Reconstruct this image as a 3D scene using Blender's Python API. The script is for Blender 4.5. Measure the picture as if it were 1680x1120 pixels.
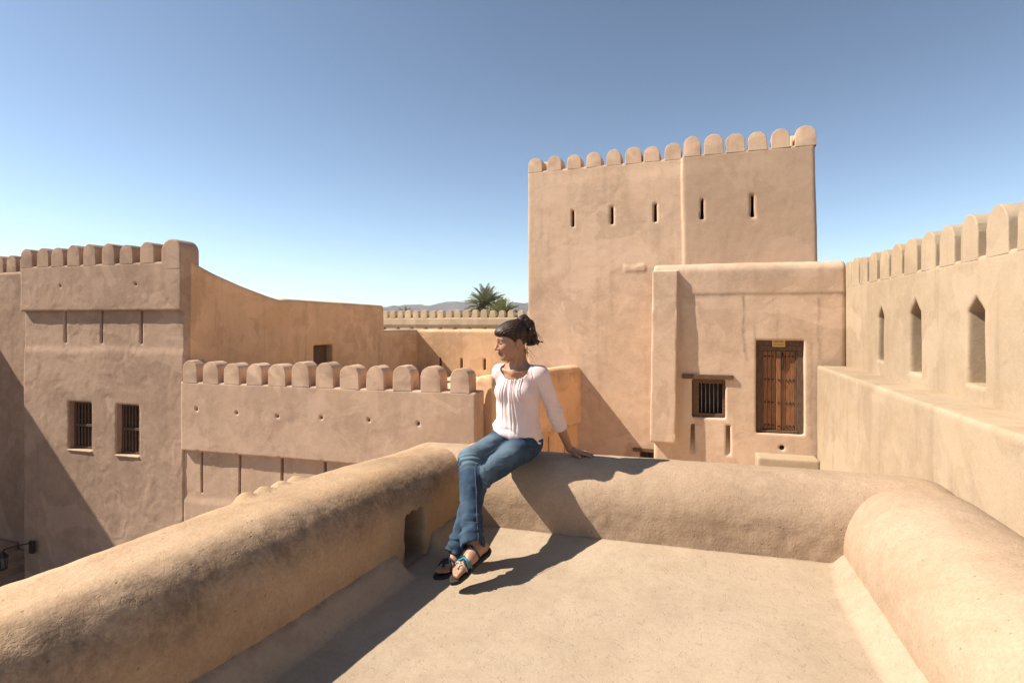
import bpy, bmesh, math, random
import numpy as np
from mathutils import Vector, Matrix

for o in list(bpy.data.objects):
    bpy.data.objects.remove(o, do_unlink=True)
S = bpy.context.scene
COL = S.collection
R = math.radians

# ------------------------------------------------------------------ camera
# the fort's walls run along world X and Y; the photographer looks 16.9 degrees left of +Y
YAW = R(16.9)
EYE = 1.30
cd = bpy.data.cameras.new('camera')
cam = bpy.data.objects.new('camera', cd)
COL.objects.link(cam)
cam.location = (0, 0, EYE)
cam.rotation_euler = (R(90), 0, YAW)
cd.sensor_width = 36.0
cd.lens = 36.0 * 954 / 1680
cd.shift_y = -33 / 1680
cd.clip_start = 0.05
cd.clip_end = 30000
S.camera = cam

# ------------------------------------------------------------------ sky and sun
SUN_AZ = R(17.5)      # travel direction measured from +X towards +Y
SUN_EL = R(45.5)
w = bpy.data.worlds.new('World')
S.world = w
w.use_nodes = True
nt = w.node_tree
nt.nodes.clear()
sky = nt.nodes.new('ShaderNodeTexSky')
sky.sky_type = 'NISHITA'
sky.sun_disc = False
sky.sun_elevation = SUN_EL
to_sun = (-math.cos(SUN_AZ), -math.sin(SUN_AZ))
sky.sun_rotation = math.atan2(to_sun[0], to_sun[1])
sky.altitude = 1500
sky.air_density = 0.9
sky.dust_density = 0.8
sky.ozone_density = 0.6
bg = nt.nodes.new('ShaderNodeBackground')
bg.inputs[1].default_value = 0.085
wo = nt.nodes.new('ShaderNodeOutputWorld')
hs = nt.nodes.new('ShaderNodeHueSaturation')      # desert air: a little less saturated all round
hs.inputs['Saturation'].default_value = 0.80
hs.inputs['Hue'].default_value = 0.489
gm = nt.nodes.new('ShaderNodeGamma')               # contrasty, clear sky
gm.inputs['Gamma'].default_value = 1.34
k0 = nt.nodes.new('ShaderNodeVectorMath')
k0.operation = 'SCALE'
k0.inputs['Scale'].default_value = 0.125
k1 = nt.nodes.new('ShaderNodeVectorMath')
k1.operation = 'SCALE'
k1.inputs['Scale'].default_value = 8.0
nt.links.new(sky.outputs[0], k0.inputs[0])
nt.links.new(k0.outputs[0], gm.inputs['Color'])
nt.links.new(gm.outputs[0], k1.inputs[0])
nt.links.new(k1.outputs[0], hs.inputs['Color'])
nt.links.new(hs.outputs[0], bg.inputs[0])
nt.links.new(bg.outputs[0], wo.inputs[0])

sl = bpy.data.lights.new('sun', 'SUN')
sl.energy = 4.2
sl.angle = R(0.53)
sl.color = (1.0, 0.91, 0.785)
so = bpy.data.objects.new('sun', sl)
COL.objects.link(so)
sdir = Vector((math.cos(SUN_EL) * math.cos(SUN_AZ), math.cos(SUN_EL) * math.sin(SUN_AZ), -math.sin(SUN_EL)))
so.rotation_euler = sdir.to_track_quat('-Z', 'Y').to_euler()
so.location = (-20, -6, 30)

S.view_settings.view_transform = 'Standard'
S.view_settings.look = 'None'
S.view_settings.exposure = 1.2
S.view_settings.gamma = 1.0
S.view_settings.use_curve_mapping = False
S.render.engine = 'CYCLES'
S.cycles.use_denoising = True
S.cycles.max_bounces = 8
S.cycles.diffuse_bounces = 5
S.cycles.volume_bounces = 0

rng = np.random.RandomState(7)
random.seed(7)

# ------------------------------------------------------------------ noise
TBL = rng.rand(4, 32, 32, 32).astype(np.float32) * 2 - 1


def vnoise(P, freq, seed=0):
    t = TBL[seed % 4]
    q = np.asarray(P, dtype=np.float64) * freq + seed * 7.31 + 1000.0
    i = np.floor(q).astype(np.int64)
    u = (q - i)
    u = u * u * (3 - 2 * u)
    i &= 31
    j = (i + 1) & 31
    x0, y0, z0 = i[:, 0], i[:, 1], i[:, 2]
    x1, y1, z1 = j[:, 0], j[:, 1], j[:, 2]
    a, b, c = u[:, 0], u[:, 1], u[:, 2]
    r = ((t[x0, y0, z0] * (1 - a) + t[x1, y0, z0] * a) * (1 - b) + (t[x0, y1, z0] * (1 - a) + t[x1, y1, z0] * a) * b) * (1 - c) \
        + ((t[x0, y0, z1] * (1 - a) + t[x1, y0, z1] * a) * (1 - b) + (t[x0, y1, z1] * (1 - a) + t[x1, y1, z1] * a) * b) * c
    return r


def fbm(P, freq, octv=3, seed=0, gain=0.5):
    r = 0
    amp = 1.0
    tot = 0
    for k in range(octv):
        r = r + amp * vnoise(P, freq * 2 ** k, seed + k)
        tot += amp
        amp *= gain
    return r / tot


def sstep(a, b, x):
    t = np.clip((x - a) / (b - a), 0, 1)
    return t * t * (3 - 2 * t)


# ------------------------------------------------------------------ signed-distance modelling
def box2(a, b, ca, cb, ha, hb, r):
    qa = np.abs(a - ca) - ha + r
    qb = np.abs(b - cb) - hb + r
    return np.sqrt(np.maximum(qa, 0) ** 2 + np.maximum(qb, 0) ** 2) + np.minimum(np.maximum(qa, qb), 0) - r


def sbox(x, y, z, lo, hi, r=0.02):
    qx = np.abs(x - (lo[0] + hi[0]) / 2) - (hi[0] - lo[0]) / 2 + r
    qy = np.abs(y - (lo[1] + hi[1]) / 2) - (hi[1] - lo[1]) / 2 + r
    qz = np.abs(z - (lo[2] + hi[2]) / 2) - (hi[2] - lo[2]) / 2 + r
    return np.sqrt(np.maximum(qx, 0) ** 2 + np.maximum(qy, 0) ** 2 + np.maximum(qz, 0) ** 2) \
        + np.minimum(np.maximum(qx, np.maximum(qy, qz)), 0) - r


def smin(a, b, k):
    h = np.clip(0.5 + 0.5 * (b - a) / k, 0, 1)
    return b * (1 - h) + a * h - k * h * (1 - h)


def smax(a, b, k):
    return -smin(-a, -b, k)


def cone(x, y, z, a, b, ra, rb):
    a = np.array(a, float)
    b = np.array(b, float)
    d = b - a
    L = d @ d
    px, py, pz = x - a[0], y - a[1], z - a[2]
    t = np.clip((px * d[0] + py * d[1] + pz * d[2]) / L, 0, 1)
    return np.sqrt((px - t * d[0]) ** 2 + (py - t * d[1]) ** 2 + (pz - t * d[2]) ** 2) - (ra + (rb - ra) * t)


def ell(x, y, z, c, rad, axes=None):
    p = np.stack([x - c[0], y - c[1], z - c[2]])
    if axes is not None:
        p = np.tensordot(np.array(axes, float), p, axes=(1, 0))
    rr = np.array(rad, float).reshape((3,) + (1,) * (p.ndim - 1))
    k0 = np.sqrt(((p / rr) ** 2).sum(0))
    k1 = np.sqrt(((p / rr ** 2) ** 2).sum(0)) + 1e-9
    return k0 * (k0 - 1) / k1


def surface(f, lo, hi, h, B=8):
    """mesh the zero level of f(x, y, z); only blocks near the surface are evaluated"""
    lo = np.array(lo, float)
    n = np.ceil((np.array(hi, float) - lo) / h / B).astype(int)
    N = n * B + 1
    bi = np.stack(np.meshgrid(*[np.arange(k) for k in n], indexing='ij'), -1).reshape(-1, 3)
    cen = lo + (bi + 0.5) * B * h
    d = f(cen[:, 0], cen[:, 1], cen[:, 2])
    act = np.abs(d) < B * h * 0.87 * 1.5
    vol = np.empty(N, np.float32)
    sgn = np.where(d < 0, -1.0, 1.0).reshape(n)
    vol[:-1, :-1, :-1] = np.repeat(np.repeat(np.repeat(sgn, B, 0), B, 1), B, 2)
    vol[-1] = vol[-2]
    vol[:, -1] = vol[:, -2]
    vol[:, :, -1] = vol[:, :, -2]
    ab = bi[act]
    off = np.stack(np.meshgrid(*[np.arange(B + 1)] * 3, indexing='ij'), -1).reshape(-1, 3)
    CH = max(1, 2000000 // len(off))
    for k in range(0, len(ab), CH):
        ii = (ab[k:k + CH, None, :] * B + off[None]).reshape(-1, 3)
        P = lo + ii * h
        vol[ii[:, 0], ii[:, 1], ii[:, 2]] = f(P[:, 0], P[:, 1], P[:, 2])
    s = (vol < 0)
    su = s.astype(np.uint8)
    c = su[:-1] + su[1:]
    c = c[:, :-1] + c[:, 1:]
    c = c[:, :, :-1] + c[:, :, 1:]
    I, J, K = np.nonzero((c > 0) & (c < 8))
    corners = [(a, b, e) for a in (0, 1) for b in (0, 1) for e in (0, 1)]
    val = [vol[I + a, J + b, K + e] for a, b, e in corners]
    acc = np.zeros((len(I), 3))
    cnt = np.zeros(len(I))
    for p in range(8):
        for q in range(p + 1, 8):
            cp, cq = np.array(corners[p]), np.array(corners[q])
            if np.abs(cp - cq).sum() != 1:
                continue
            m = (val[p] < 0) != (val[q] < 0)
            t = np.where(m, val[p] / np.where(m, val[p] - val[q], 1), 0)
            acc += np.where(m[:, None], cp[None] + t[:, None] * (cq - cp)[None], 0)
            cnt += m
    V = lo + h * (np.stack([I, J, K], -1) + acc / cnt[:, None])
    idx = np.full(c.shape, -1, np.int32)
    idx[I, J, K] = np.arange(len(I))
    F = []
    for ax in range(3):
        s0 = [slice(None)] * 3
        s1 = [slice(None)] * 3
        s0[ax] = slice(0, -1)
        s1[ax] = slice(1, None)
        diff = s[tuple(s0)] != s[tuple(s1)]
        o1, o2 = (ax + 1) % 3, (ax + 2) % 3
        i, j, k = np.nonzero(diff)
        e = np.stack([i, j, k], -1)
        ok = (e[:, o1] > 0) & (e[:, o2] > 0) & (e[:, o1] < c.shape[o1]) & (e[:, o2] < c.shape[o2])
        e = e[ok]
        inside0 = s[tuple(s0)][e[:, 0], e[:, 1], e[:, 2]]
        def cell(d1, d2):
            g = e.copy()
            g[:, o1] += d1
            g[:, o2] += d2
            return idx[g[:, 0], g[:, 1], g[:, 2]]
        q = np.stack([cell(-1, -1), cell(0, -1), cell(0, 0), cell(-1, 0)], -1)
        q[~inside0] = q[~inside0][:, ::-1]
        F.append(q)
    F = np.concatenate(F)
    F = F[(F >= 0).all(1)]
    return V, F


def vnormals(V, F):
    a = V[F[:, 2]] - V[F[:, 0]]
    b = V[F[:, 3]] - V[F[:, 1]]
    fn = np.cross(a, b)
    n = np.zeros_like(V)
    for k in range(4):
        for d in range(3):
            n[:, d] += np.bincount(F[:, k], fn[:, d], minlength=len(V))
    return n / (np.linalg.norm(n, axis=1)[:, None] + 1e-12)


def quadmesh(name, V, F, mat, attrs=None, smooth=True):
    me = bpy.data.meshes.new(name)
    V = np.ascontiguousarray(V, np.float32)
    F = np.ascontiguousarray(F, np.int32)
    k = F.shape[1]
    me.vertices.add(len(V))
    me.vertices.foreach_set('co', V.ravel())
    me.loops.add(F.size)
    me.loops.foreach_set('vertex_index', F.ravel())
    me.polygons.add(len(F))
    me.polygons.foreach_set('loop_start', np.arange(0, F.size, k, dtype=np.int32))
    me.update(calc_edges=True)
    me.validate()
    if smooth:
        me.shade_smooth()
    if attrs:
        for an, av in attrs.items():
            at = me.attributes.new(an, 'FLOAT', 'POINT')
            at.data.foreach_set('value', np.ascontiguousarray(av, np.float32))
    if mat:
        me.materials.append(mat)
    return me


# ------------------------------------------------------------------ objects
def tag(o, label=None, cat=None, group=None, kind=None):
    if label:
        o['label'] = label
    if cat:
        o['category'] = cat
    if group:
        o['group'] = group
    if kind:
        o['kind'] = kind
    return o


def thing(name, label, cat, base=(0, 0, 0), rotz=0, group=None):
    o = bpy.data.objects.new(name, None)
    COL.objects.link(o)
    o.location = base
    o.rotation_euler = (0, 0, rotz)
    o.empty_display_size = 0.2
    return tag(o, label, cat, group)


def root_of(o):
    while o.parent:
        o = o.parent
    return o


def part(name, me, parent, loc=(0, 0, 0), rotz=0, kind=None):
    o = bpy.data.objects.new(name, me)
    COL.objects.link(o)
    o.parent = parent
    o.location = loc
    o.rotation_euler = (0, 0, rotz)
    if kind:
        o['kind'] = kind
    return o


def structure(name, me, loc=(0, 0, 0)):
    o = bpy.data.objects.new(name, me)
    COL.objects.link(o)
    o.location = loc
    o['kind'] = 'structure'
    return o


def adobe(name, f, lo, hi, h, mat, base=(0, 0, 0), amp=0.012, fine=0.003, big=1.1, flake=0.0, seed=0, stain=None, extra=None, dim_side=None, flat=None):
    """plastered mud-brick solid: signed distance -> mesh -> hand-smoothed unevenness"""
    V, F = surface(f, lo, hi, h)
    n = vnormals(V, F)
    d = amp * fbm(V, big * 0.7, 2, seed) + amp * 0.22 * fbm(V, big * 3.1, 2, seed + 1)
    if fine:
        d = d + 0.4 * fine * fbm(V, 9.0, 2, seed + 2)
    if flake:
        q = fbm(V, 1.7, 3, seed + 3)
        d = d + flake * (sstep(0.12, 0.19, q) - sstep(0.33, 0.37, q) * 0.8 + 0.7 * sstep(0.05, 0.09, -q))
    if extra is not None:
        d = d + extra(V, n)
    if flat is not None:
        d = d * sstep(0.0, 0.35, flat - 0.12 - V[:, 2])
    attrs = {}
    if stain is not None:
        attrs['stain'] = np.clip(stain(V, n), 0, 1)
    if dim_side is not None:
        attrs['dim_side'] = np.clip(dim_side(V), 0, 1)
    V = V + n * d[:, None]
    return quadmesh(name, V - np.array(base), F, mat, attrs)


class MB:
    """collects boxes, tubes and polygons into one mesh"""

    def __init__(self):
        self.bm = bmesh.new()

    def box(self, lo, hi, bev=0.0, rot=None, piv=None):
        r = bmesh.ops.create_cube(self.bm, size=1)
        vs = r['verts']
        for v in vs:
            for k in range(3):
                v.co[k] = lo[k] + (v.co[k] + 0.5) * (hi[k] - lo[k])
        if bev:
            es = list({e for v in vs for e in v.link_edges})
            rr = bmesh.ops.bevel(self.bm, geom=es, offset=bev, segments=1, affect='EDGES', profile=0.5)
            vs = list({v for fc in rr['faces'] for v in fc.verts} | {v for v in vs if v.is_valid})
        if rot is not None:
            bmesh.ops.rotate(self.bm, verts=[v for v in vs if v.is_valid], cent=piv, matrix=rot)
        return self

    def tube(self, pts, rad, seg=8, cap=True):
        pts = [Vector(p) for p in pts]
        if not hasattr(rad, '__len__'):
            rad = [rad] * len(pts)
        rings = []
        up = Vector((0.13, 0.31, 0.94))
        for i, p in enumerate(pts):
            t = (pts[min(i + 1, len(pts) - 1)] - pts[max(i - 1, 0)]).normalized()
            a = t.cross(up)
            if a.length < 1e-3:
                a = t.cross(Vector((1, 0, 0)))
            a.normalize()
            b = t.cross(a)
            rings.append([self.bm.verts.new(p + (a * math.cos(2 * math.pi * k / seg) + b * math.sin(2 * math.pi * k / seg)) * rad[i]) for k in range(seg)])
        for r0, r1 in zip(rings, rings[1:]):
            for k in range(seg):
                self.bm.faces.new((r0[k], r0[(k + 1) % seg], r1[(k + 1) % seg], r1[k]))
        if cap:
            self.bm.faces.new(list(reversed(rings[0])))
            self.bm.faces.new(rings[-1])
        return self

    def poly(self, pts):
        self.bm.faces.new([self.bm.verts.new(p) for p in pts])
        return self

    def mesh(self, name, mat, base=(0, 0, 0), smooth=False):
        bmesh.ops.translate(self.bm, verts=self.bm.verts, vec=-Vector(base))
        bmesh.ops.recalc_face_normals(self.bm, faces=self.bm.faces)
        me = bpy.data.meshes.new(name)
        self.bm.to_mesh(me)
        self.bm.free()
        me.materials.append(mat)
        if smooth:
            me.shade_smooth()
        return me


# ------------------------------------------------------------------ materials
class NT:
    def __init__(self, name):
        self.m = bpy.data.materials.new(name)
        self.m.use_nodes = True
        self.t = self.m.node_tree
        self.b = self.t.nodes['Principled BSDF']
        self.b.inputs['Roughness'].default_value = 0.95
        self.b.inputs['Specular IOR Level'].default_value = 0.15
        tc = self.t.nodes.new('ShaderNodeTexCoord')
        oi = self.t.nodes.new('ShaderNodeObjectInfo')
        # world position: continuous over neighbouring pieces, different on each copy
        ge = self.t.nodes.new('ShaderNodeNewGeometry')
        self.co = ge.outputs['Position']
        self.obj = tc.outputs['Object']
        self.rand = oi.outputs['Random']

    def link(self, a, b):
        self.t.links.new(a, b)

    def scaled(self, sx, sy, sz, co=None):
        mp = self.t.nodes.new('ShaderNodeMapping')
        mp.inputs['Scale'].default_value = (sx, sy, sz)
        self.link(co or self.co, mp.inputs['Vector'])
        return mp.outputs[0]

    def noise(self, scale, detail=4, rough=0.55, dist=0.0, co=None):
        n = self.t.nodes.new('ShaderNodeTexNoise')
        n.inputs['Scale'].default_value = scale
        n.inputs['Detail'].default_value = detail
        n.inputs['Roughness'].default_value = rough
        n.inputs['Distortion'].default_value = dist
        self.link(co or self.co, n.inputs['Vector'])
        return n.outputs['Fac']

    def math(self, op, a, b=None, clamp=False):
        n = self.t.nodes.new('ShaderNodeMath')
        n.operation = op
        n.use_clamp = clamp
        for k, v in enumerate((a, b)):
            if v is None:
                continue
            if isinstance(v, (int, float)):
                n.inputs[k].default_value = v
            else:
                self.link(v, n.inputs[k])
        return n.outputs[0]

    def ramp(self, x, a, b, va=0.0, vb=1.0):
        n = self.t.nodes.new('ShaderNodeMapRange')
        n.interpolation_type = 'SMOOTHSTEP'
        for k, v in zip(('From Min', 'From Max', 'To Min', 'To Max'), (a, b, va, vb)):
            n.inputs[k].default_value = v
        self.link(x, n.inputs['Value'])
        return n.outputs[0]

    def mix(self, fac, a, b, mode='MIX'):
        n = self.t.nodes.new('ShaderNodeMix')
        n.data_type = 'RGBA'
        n.blend_type = mode
        if isinstance(fac, (int, float)):
            n.inputs[0].default_value = fac
        else:
            self.link(fac, n.inputs[0])
        for k, v in ((6, a), (7, b)):
            if isinstance(v, tuple):
                n.inputs[k].default_value = (*v[:3], 1)
            else:
                self.link(v, n.inputs[k])
        return n.outputs[2]

    def attr(self, name):
        n = self.t.nodes.new('ShaderNodeAttribute')
        n.attribute_name = name
        return n.outputs['Fac']

    def bump(self, height, strength=0.5, dist=0.01, normal=None):
        n = self.t.nodes.new('ShaderNodeBump')
        n.inputs['Strength'].default_value = strength
        n.inputs['Distance'].default_value = dist
        self.link(height, n.inputs['Height'])
        if normal is not None:
            self.link(normal, n.inputs['Normal'])
        return n.outputs[0]

    def out(self, col=None, normal=None, rough=None):
        if col is not None:
            if isinstance(col, tuple):
                self.b.inputs['Base Color'].default_value = (*col[:3], 1)
            else:
                self.link(col, self.b.inputs['Base Color'])
        if normal is not None:
            self.link(normal, self.b.inputs['Normal'])
        if rough is not None:
            if isinstance(rough, (int, float)):
                self.b.inputs['Roughness'].default_value = rough
            else:
                self.link(rough, self.b.inputs['Roughness'])
        return self.m


def plaster(name, light, dark, warm, streak=0.35, bump=0.6, grit=1.3, fibre=0.0, crack=0.3, patch=1.6, pits=1.0, stainc=(0.10, 0.068, 0.052)):
    n = NT(name)
    n1 = n.noise(0.55, 5, 0.6, 0.4)
    n2 = n.noise(3.1, 5, 0.66, 0.3)
    n3 = n.noise(16, 4, 0.7)
    st = n.noise(1.0, 5, 0.6, 0.2, co=n.scaled(4.5, 4.5, 0.42))
    fac = n.math('ADD', n.math('MULTIPLY', n1, 0.45), n.math('MULTIPLY', n2, 0.35))
    fac = n.math('ADD', fac, n.math('MULTIPLY', n3, 0.20))
    col = n.mix(n.ramp(fac, 0.38, 0.60), tuple(0.94 * c for c in dark), light)
    col = n.mix(n.ramp(n.noise(0.9, 4, 0.6), 0.45, 0.75, 0, 0.6), col, warm)
    col = n.mix(n.math('MULTIPLY', n.ramp(st, 0.50, 0.74), streak), col, tuple(0.62 * c for c in dark))
    # repair patches of other plaster
    rp = n.noise(0.62, 4, 0.5, 0.9)
    col = n.mix(n.ramp(rp, 0.575, 0.588, 0.0, 0.30 * patch), col, tuple(min(1, 1.12 * c) for c in light))
    col = n.mix(n.ramp(n.noise(0.9, 4, 0.55, 0.7), 0.405, 0.392, 0.0, 0.30 * patch), col, tuple(0.86 * c for c in dark))
    # pale dust patches
    col = n.mix(n.ramp(n.noise(1.7, 4, 0.7, 0.6), 0.58, 0.74, 0, 0.35), col, tuple(min(1, 1.14 * c) for c in light))
    col = n.mix(n.attr('dim_side'), col, tuple(0.66 * c for c in dark))  # weaker sun painted in as a darker tone, where a mesh carries it
    # dark lichen stain painted by the weather, where the mesh carries it
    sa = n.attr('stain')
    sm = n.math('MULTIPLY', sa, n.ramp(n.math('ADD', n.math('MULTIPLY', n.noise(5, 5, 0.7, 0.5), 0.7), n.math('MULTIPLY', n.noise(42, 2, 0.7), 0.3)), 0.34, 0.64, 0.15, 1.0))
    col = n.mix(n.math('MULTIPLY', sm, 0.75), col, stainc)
    gr = n.noise(70, 3, 0.7)
    col = n.mix(n.ramp(gr, 0.3, 0.7, 0.16 * grit, 0.0), col, tuple(0.45 * c for c in dark))
    # pits: straw ends and tiny holes
    vo = n.t.nodes.new('ShaderNodeTexVoronoi')
    vo.inputs['Scale'].default_value = 21
    n.link(n.co, vo.inputs['Vector'])
    pit = n.ramp(vo.outputs['Distance'], 0.04, 0.13, 1.0, 0.0)
    pit = n.math('MULTIPLY', pit, n.ramp(n.noise(6, 2), 0.62 - 0.12 * pits, 0.74 - 0.12 * pits))
    col = n.mix(n.math('MULTIPLY', pit, 0.40 * pits), col, tuple(0.35 * c for c in dark))
    h = n.math('ADD', n.math('MULTIPLY', n2, 0.24), n.math('MULTIPLY', n3, 0.20))
    h = n.math('ADD', h, n.math('MULTIPLY', gr, 0.13 * grit))
    h = n.math('SUBTRACT', h, n.math('MULTIPLY', pit, 0.25))
    # trowel strokes
    tr = n.noise(5.0, 3, 0.5, 1.6, co=n.scaled(1.0, 1.0, 2.6))
    h = n.math('ADD', h, n.math('MULTIPLY', tr, 0.13))
    if crack:
        # meandering hairline cracks
        cn = n.noise(1.15, 5, 0.62, 0.5)
        ck = n.ramp(n.math('ABSOLUTE', n.math('SUBTRACT', cn, 0.5)), 0.0, 0.004, 1.0, 0.0)
        ck = n.math('MULTIPLY', ck, n.ramp(n.noise(0.7, 2), 0.5, 0.62))
        col = n.mix(n.math('MULTIPLY', ck, crack), col, tuple(0.4 * c for c in dark))
        h = n.math('SUBTRACT', h, n.math('MULTIPLY', ck, 0.35 * crack))
    if fibre:
        fn = n.noise(19, 2, 0.5, 1.0)
        fl = n.ramp(n.math('ABSOLUTE', n.math('SUBTRACT', fn, 0.5)), 0.0, 0.03, 1.0, 0.0)
        fl = n.math('MULTIPLY', fl, n.ramp(n.noise(23, 2), 0.48, 0.58))
        h = n.math('SUBTRACT', h, n.math('MULTIPLY', fl, 0.10 * fibre))
        col = n.mix(n.math('MULTIPLY', fl, 0.12 * fibre), col, tuple(0.6 * c for c in dark))
    nm = n.bump(h, bump, 0.03)
    return n.out(col, nm)


M = {}
M['pink'] = plaster('pink_plaster', (0.460, 0.319, 0.231), (0.355, 0.240, 0.169), (0.459, 0.309, 0.212), streak=0.28, bump=0.45)
M['rose'] = plaster('rose_plaster', (0.558, 0.390, 0.281), (0.469, 0.319, 0.223), (0.563, 0.380, 0.255), streak=0.20, bump=0.36)
M['orange'] = plaster('bounce_orange_plaster', (0.690, 0.451, 0.273), (0.579, 0.361, 0.208), (0.700, 0.441, 0.237), streak=0.40, bump=0.35, crack=0.2)  # warm bounced light on walls facing away from the sun, put into the colour
M['tan'] = plaster('tan_plaster', (0.584, 0.423, 0.303), (0.488, 0.338, 0.231), (0.598, 0.414, 0.272), streak=0.30, bump=0.36)
M['sand'] = plaster('sand_plaster', (0.393, 0.304, 0.213), (0.336, 0.250, 0.166), (0.401, 0.293, 0.179), streak=0.36, bump=0.32, crack=0.2)
M['parapet'] = plaster('parapet_plaster', (0.436, 0.315, 0.218), (0.360, 0.252, 0.167), (0.455, 0.303, 0.184), streak=0.05, bump=0.42, grit=1.4, fibre=0.8, crack=0.10, patch=0.8, pits=1.25)
M['parapet_left'] = plaster('bounce_warm_parapet_plaster', (0.482, 0.337, 0.217), (0.408, 0.265, 0.154), (0.509, 0.320, 0.167), streak=0.05, bump=0.46, grit=1.6, fibre=0.8, crack=0.10, patch=0.8, pits=1.3)  # left parapet made more orange, its sunlit bounce painted into the plaster
M['floor'] = plaster('floor_plaster', (0.408, 0.316, 0.226), (0.357, 0.271, 0.187), (0.416, 0.314, 0.215), streak=0.0, bump=0.32, grit=0.9, fibre=2.2, crack=0.1, patch=0.5, pits=0.8)
M['court'] = plaster('pale_court_plaster', (0.609, 0.461, 0.307), (0.538, 0.391, 0.248), (0.609, 0.451, 0.287), streak=0.0, bump=0.3, crack=0.0)


def simple(name, c1, c2=None, scale=8.0, rough=0.8, bump=0.0, spec=0.2, stretch=None, metal=0.0):
    n = NT(name)
    n.b.inputs['Specular IOR Level'].default_value = spec
    n.b.inputs['Metallic'].default_value = metal
    co = n.scaled(*stretch, co=n.obj) if stretch else n.obj
    f = n.noise(scale, 6, 0.65, 0.2, co=co)
    col = n.mix(n.ramp(f, 0.35, 0.65), c1, c2 or tuple(0.7 * c for c in c1))
    nm = n.bump(f, bump, 0.01) if bump else None
    return n.out(col, nm, rough)


M['wood_dark'] = simple('dark_wood', (0.14, 0.085, 0.056), (0.075, 0.046, 0.032), 6, 0.75, 0.5, stretch=(14, 14, 1.2))
M['wood_red'] = simple('red_brown_wood', (0.27, 0.122, 0.056), (0.15, 0.066, 0.032), 5, 0.6, 0.4, stretch=(16, 16, 1.0))
M['wood_beam'] = simple('beam_wood', (0.15, 0.085, 0.05), (0.085, 0.048, 0.03), 6, 0.8, 0.5, stretch=(1.2, 14, 14))
M['iron'] = simple('black_iron', (0.022, 0.02, 0.019), (0.04, 0.032, 0.027), 20, 0.55, 0.2, 0.4)
M['bar'] = simple('grey_bar_metal', (0.20, 0.19, 0.17), (0.13, 0.11, 0.10), 20, 0.5, 0.1, 0.5)
M['brass'] = simple('yellow_sign_plate', (0.56, 0.38, 0.12), (0.48, 0.31, 0.10), 30, 0.5, 0.0, 0.4)
M['ink'] = simple('brown_sign_paint', (0.16, 0.075, 0.02), (0.20, 0.10, 0.03), 30, 0.7)
M['dark'] = simple('unlit_room', (0.05, 0.034, 0.026), (0.035, 0.025, 0.02), 3, 0.9)
M['glass'] = simple('clouded_lantern_glass', (0.16, 0.15, 0.14), (0.12, 0.11, 0.10), 12, 0.15, 0.0, 0.5)
M['ground'] = plaster('desert_ground', (0.365, 0.271, 0.183), (0.274, 0.201, 0.134), (0.355, 0.250, 0.159), streak=0, bump=0.3, crack=0)
M['rock'] = simple('mountain_rock', (0.15, 0.125, 0.115), (0.085, 0.073, 0.07), 0.006, 0.95, 0.0, 0.05)

# ------------------------------------------------------------------ ground and mountains
V = []
F = []
me = quadmesh('ground', [(-6990, -6990, -5.6), (6990, -6990, -5.6), (6990, 6990, -5.6), (-6990, 6990, -5.6)], [[0, 1, 2, 3]], M['ground'], smooth=False)
structure('ground', me)


def mountains():
    nx, ny = 420, 26
    ang = np.linspace(R(62), R(150), nx)          # bearing, counted from +X
    rad = np.linspace(4300, 6600, ny)
    A, Rd = np.meshgrid(ang, rad, indexing='ij')
    X = np.cos(A) * Rd
    Y = np.sin(A) * Rd
    P = np.stack([X, Y, 0 * X], -1).reshape(-1, 3)
    ridge = 0.0
    amp = 1.0
    for k, fr in enumerate((0.0011, 0.0025, 0.0056, 0.012)):
        ridge = ridge + amp * (1 - np.abs(vnoise(P, fr, k)) * 1.7)
        amp *= 0.46
    ridge = ridge.reshape(nx, ny)
    env = np.sin(np.linspace(0, math.pi, ny))[None, :] ** 0.7
    Z = -6 + env * (95 + 62 * np.clip(ridge, 0, None))
    Vv = np.stack([X, Y, Z], -1).reshape(-1, 3)
    i = np.arange(nx - 1)[:, None] * ny + np.arange(ny - 1)[None, :]
    i = i.ravel()
    Fv = np.stack([i, i + ny, i + ny + 1, i + 1], -1)
    structure('mountains', quadmesh('mountains', Vv, Fv, M['rock'], smooth=False))


mountains()

# ------------------------------------------------------------------ the terrace under the camera
TH = R(6.6)
LT = np.array([math.sin(TH), math.cos(TH)])        # along the left parapet, away from the camera
LN = np.array([-math.cos(TH), math.sin(TH)])       # outwards
L0 = np.array([-1.36, 3.40])                       # inner foot of the left parapet at the back corner
HL = 0.305
HB = 0.27
HR = 0.36
BY = 3.40                                           # inner foot of the back parapet
RX = 0.77                                           # inner foot of the right parapet


def lq(x, y):
    dx, dy = x - L0[0], y - L0[1]
    return dx * LN[0] + dy * LN[1], dx * LT[0] + dy * LT[1]


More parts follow.
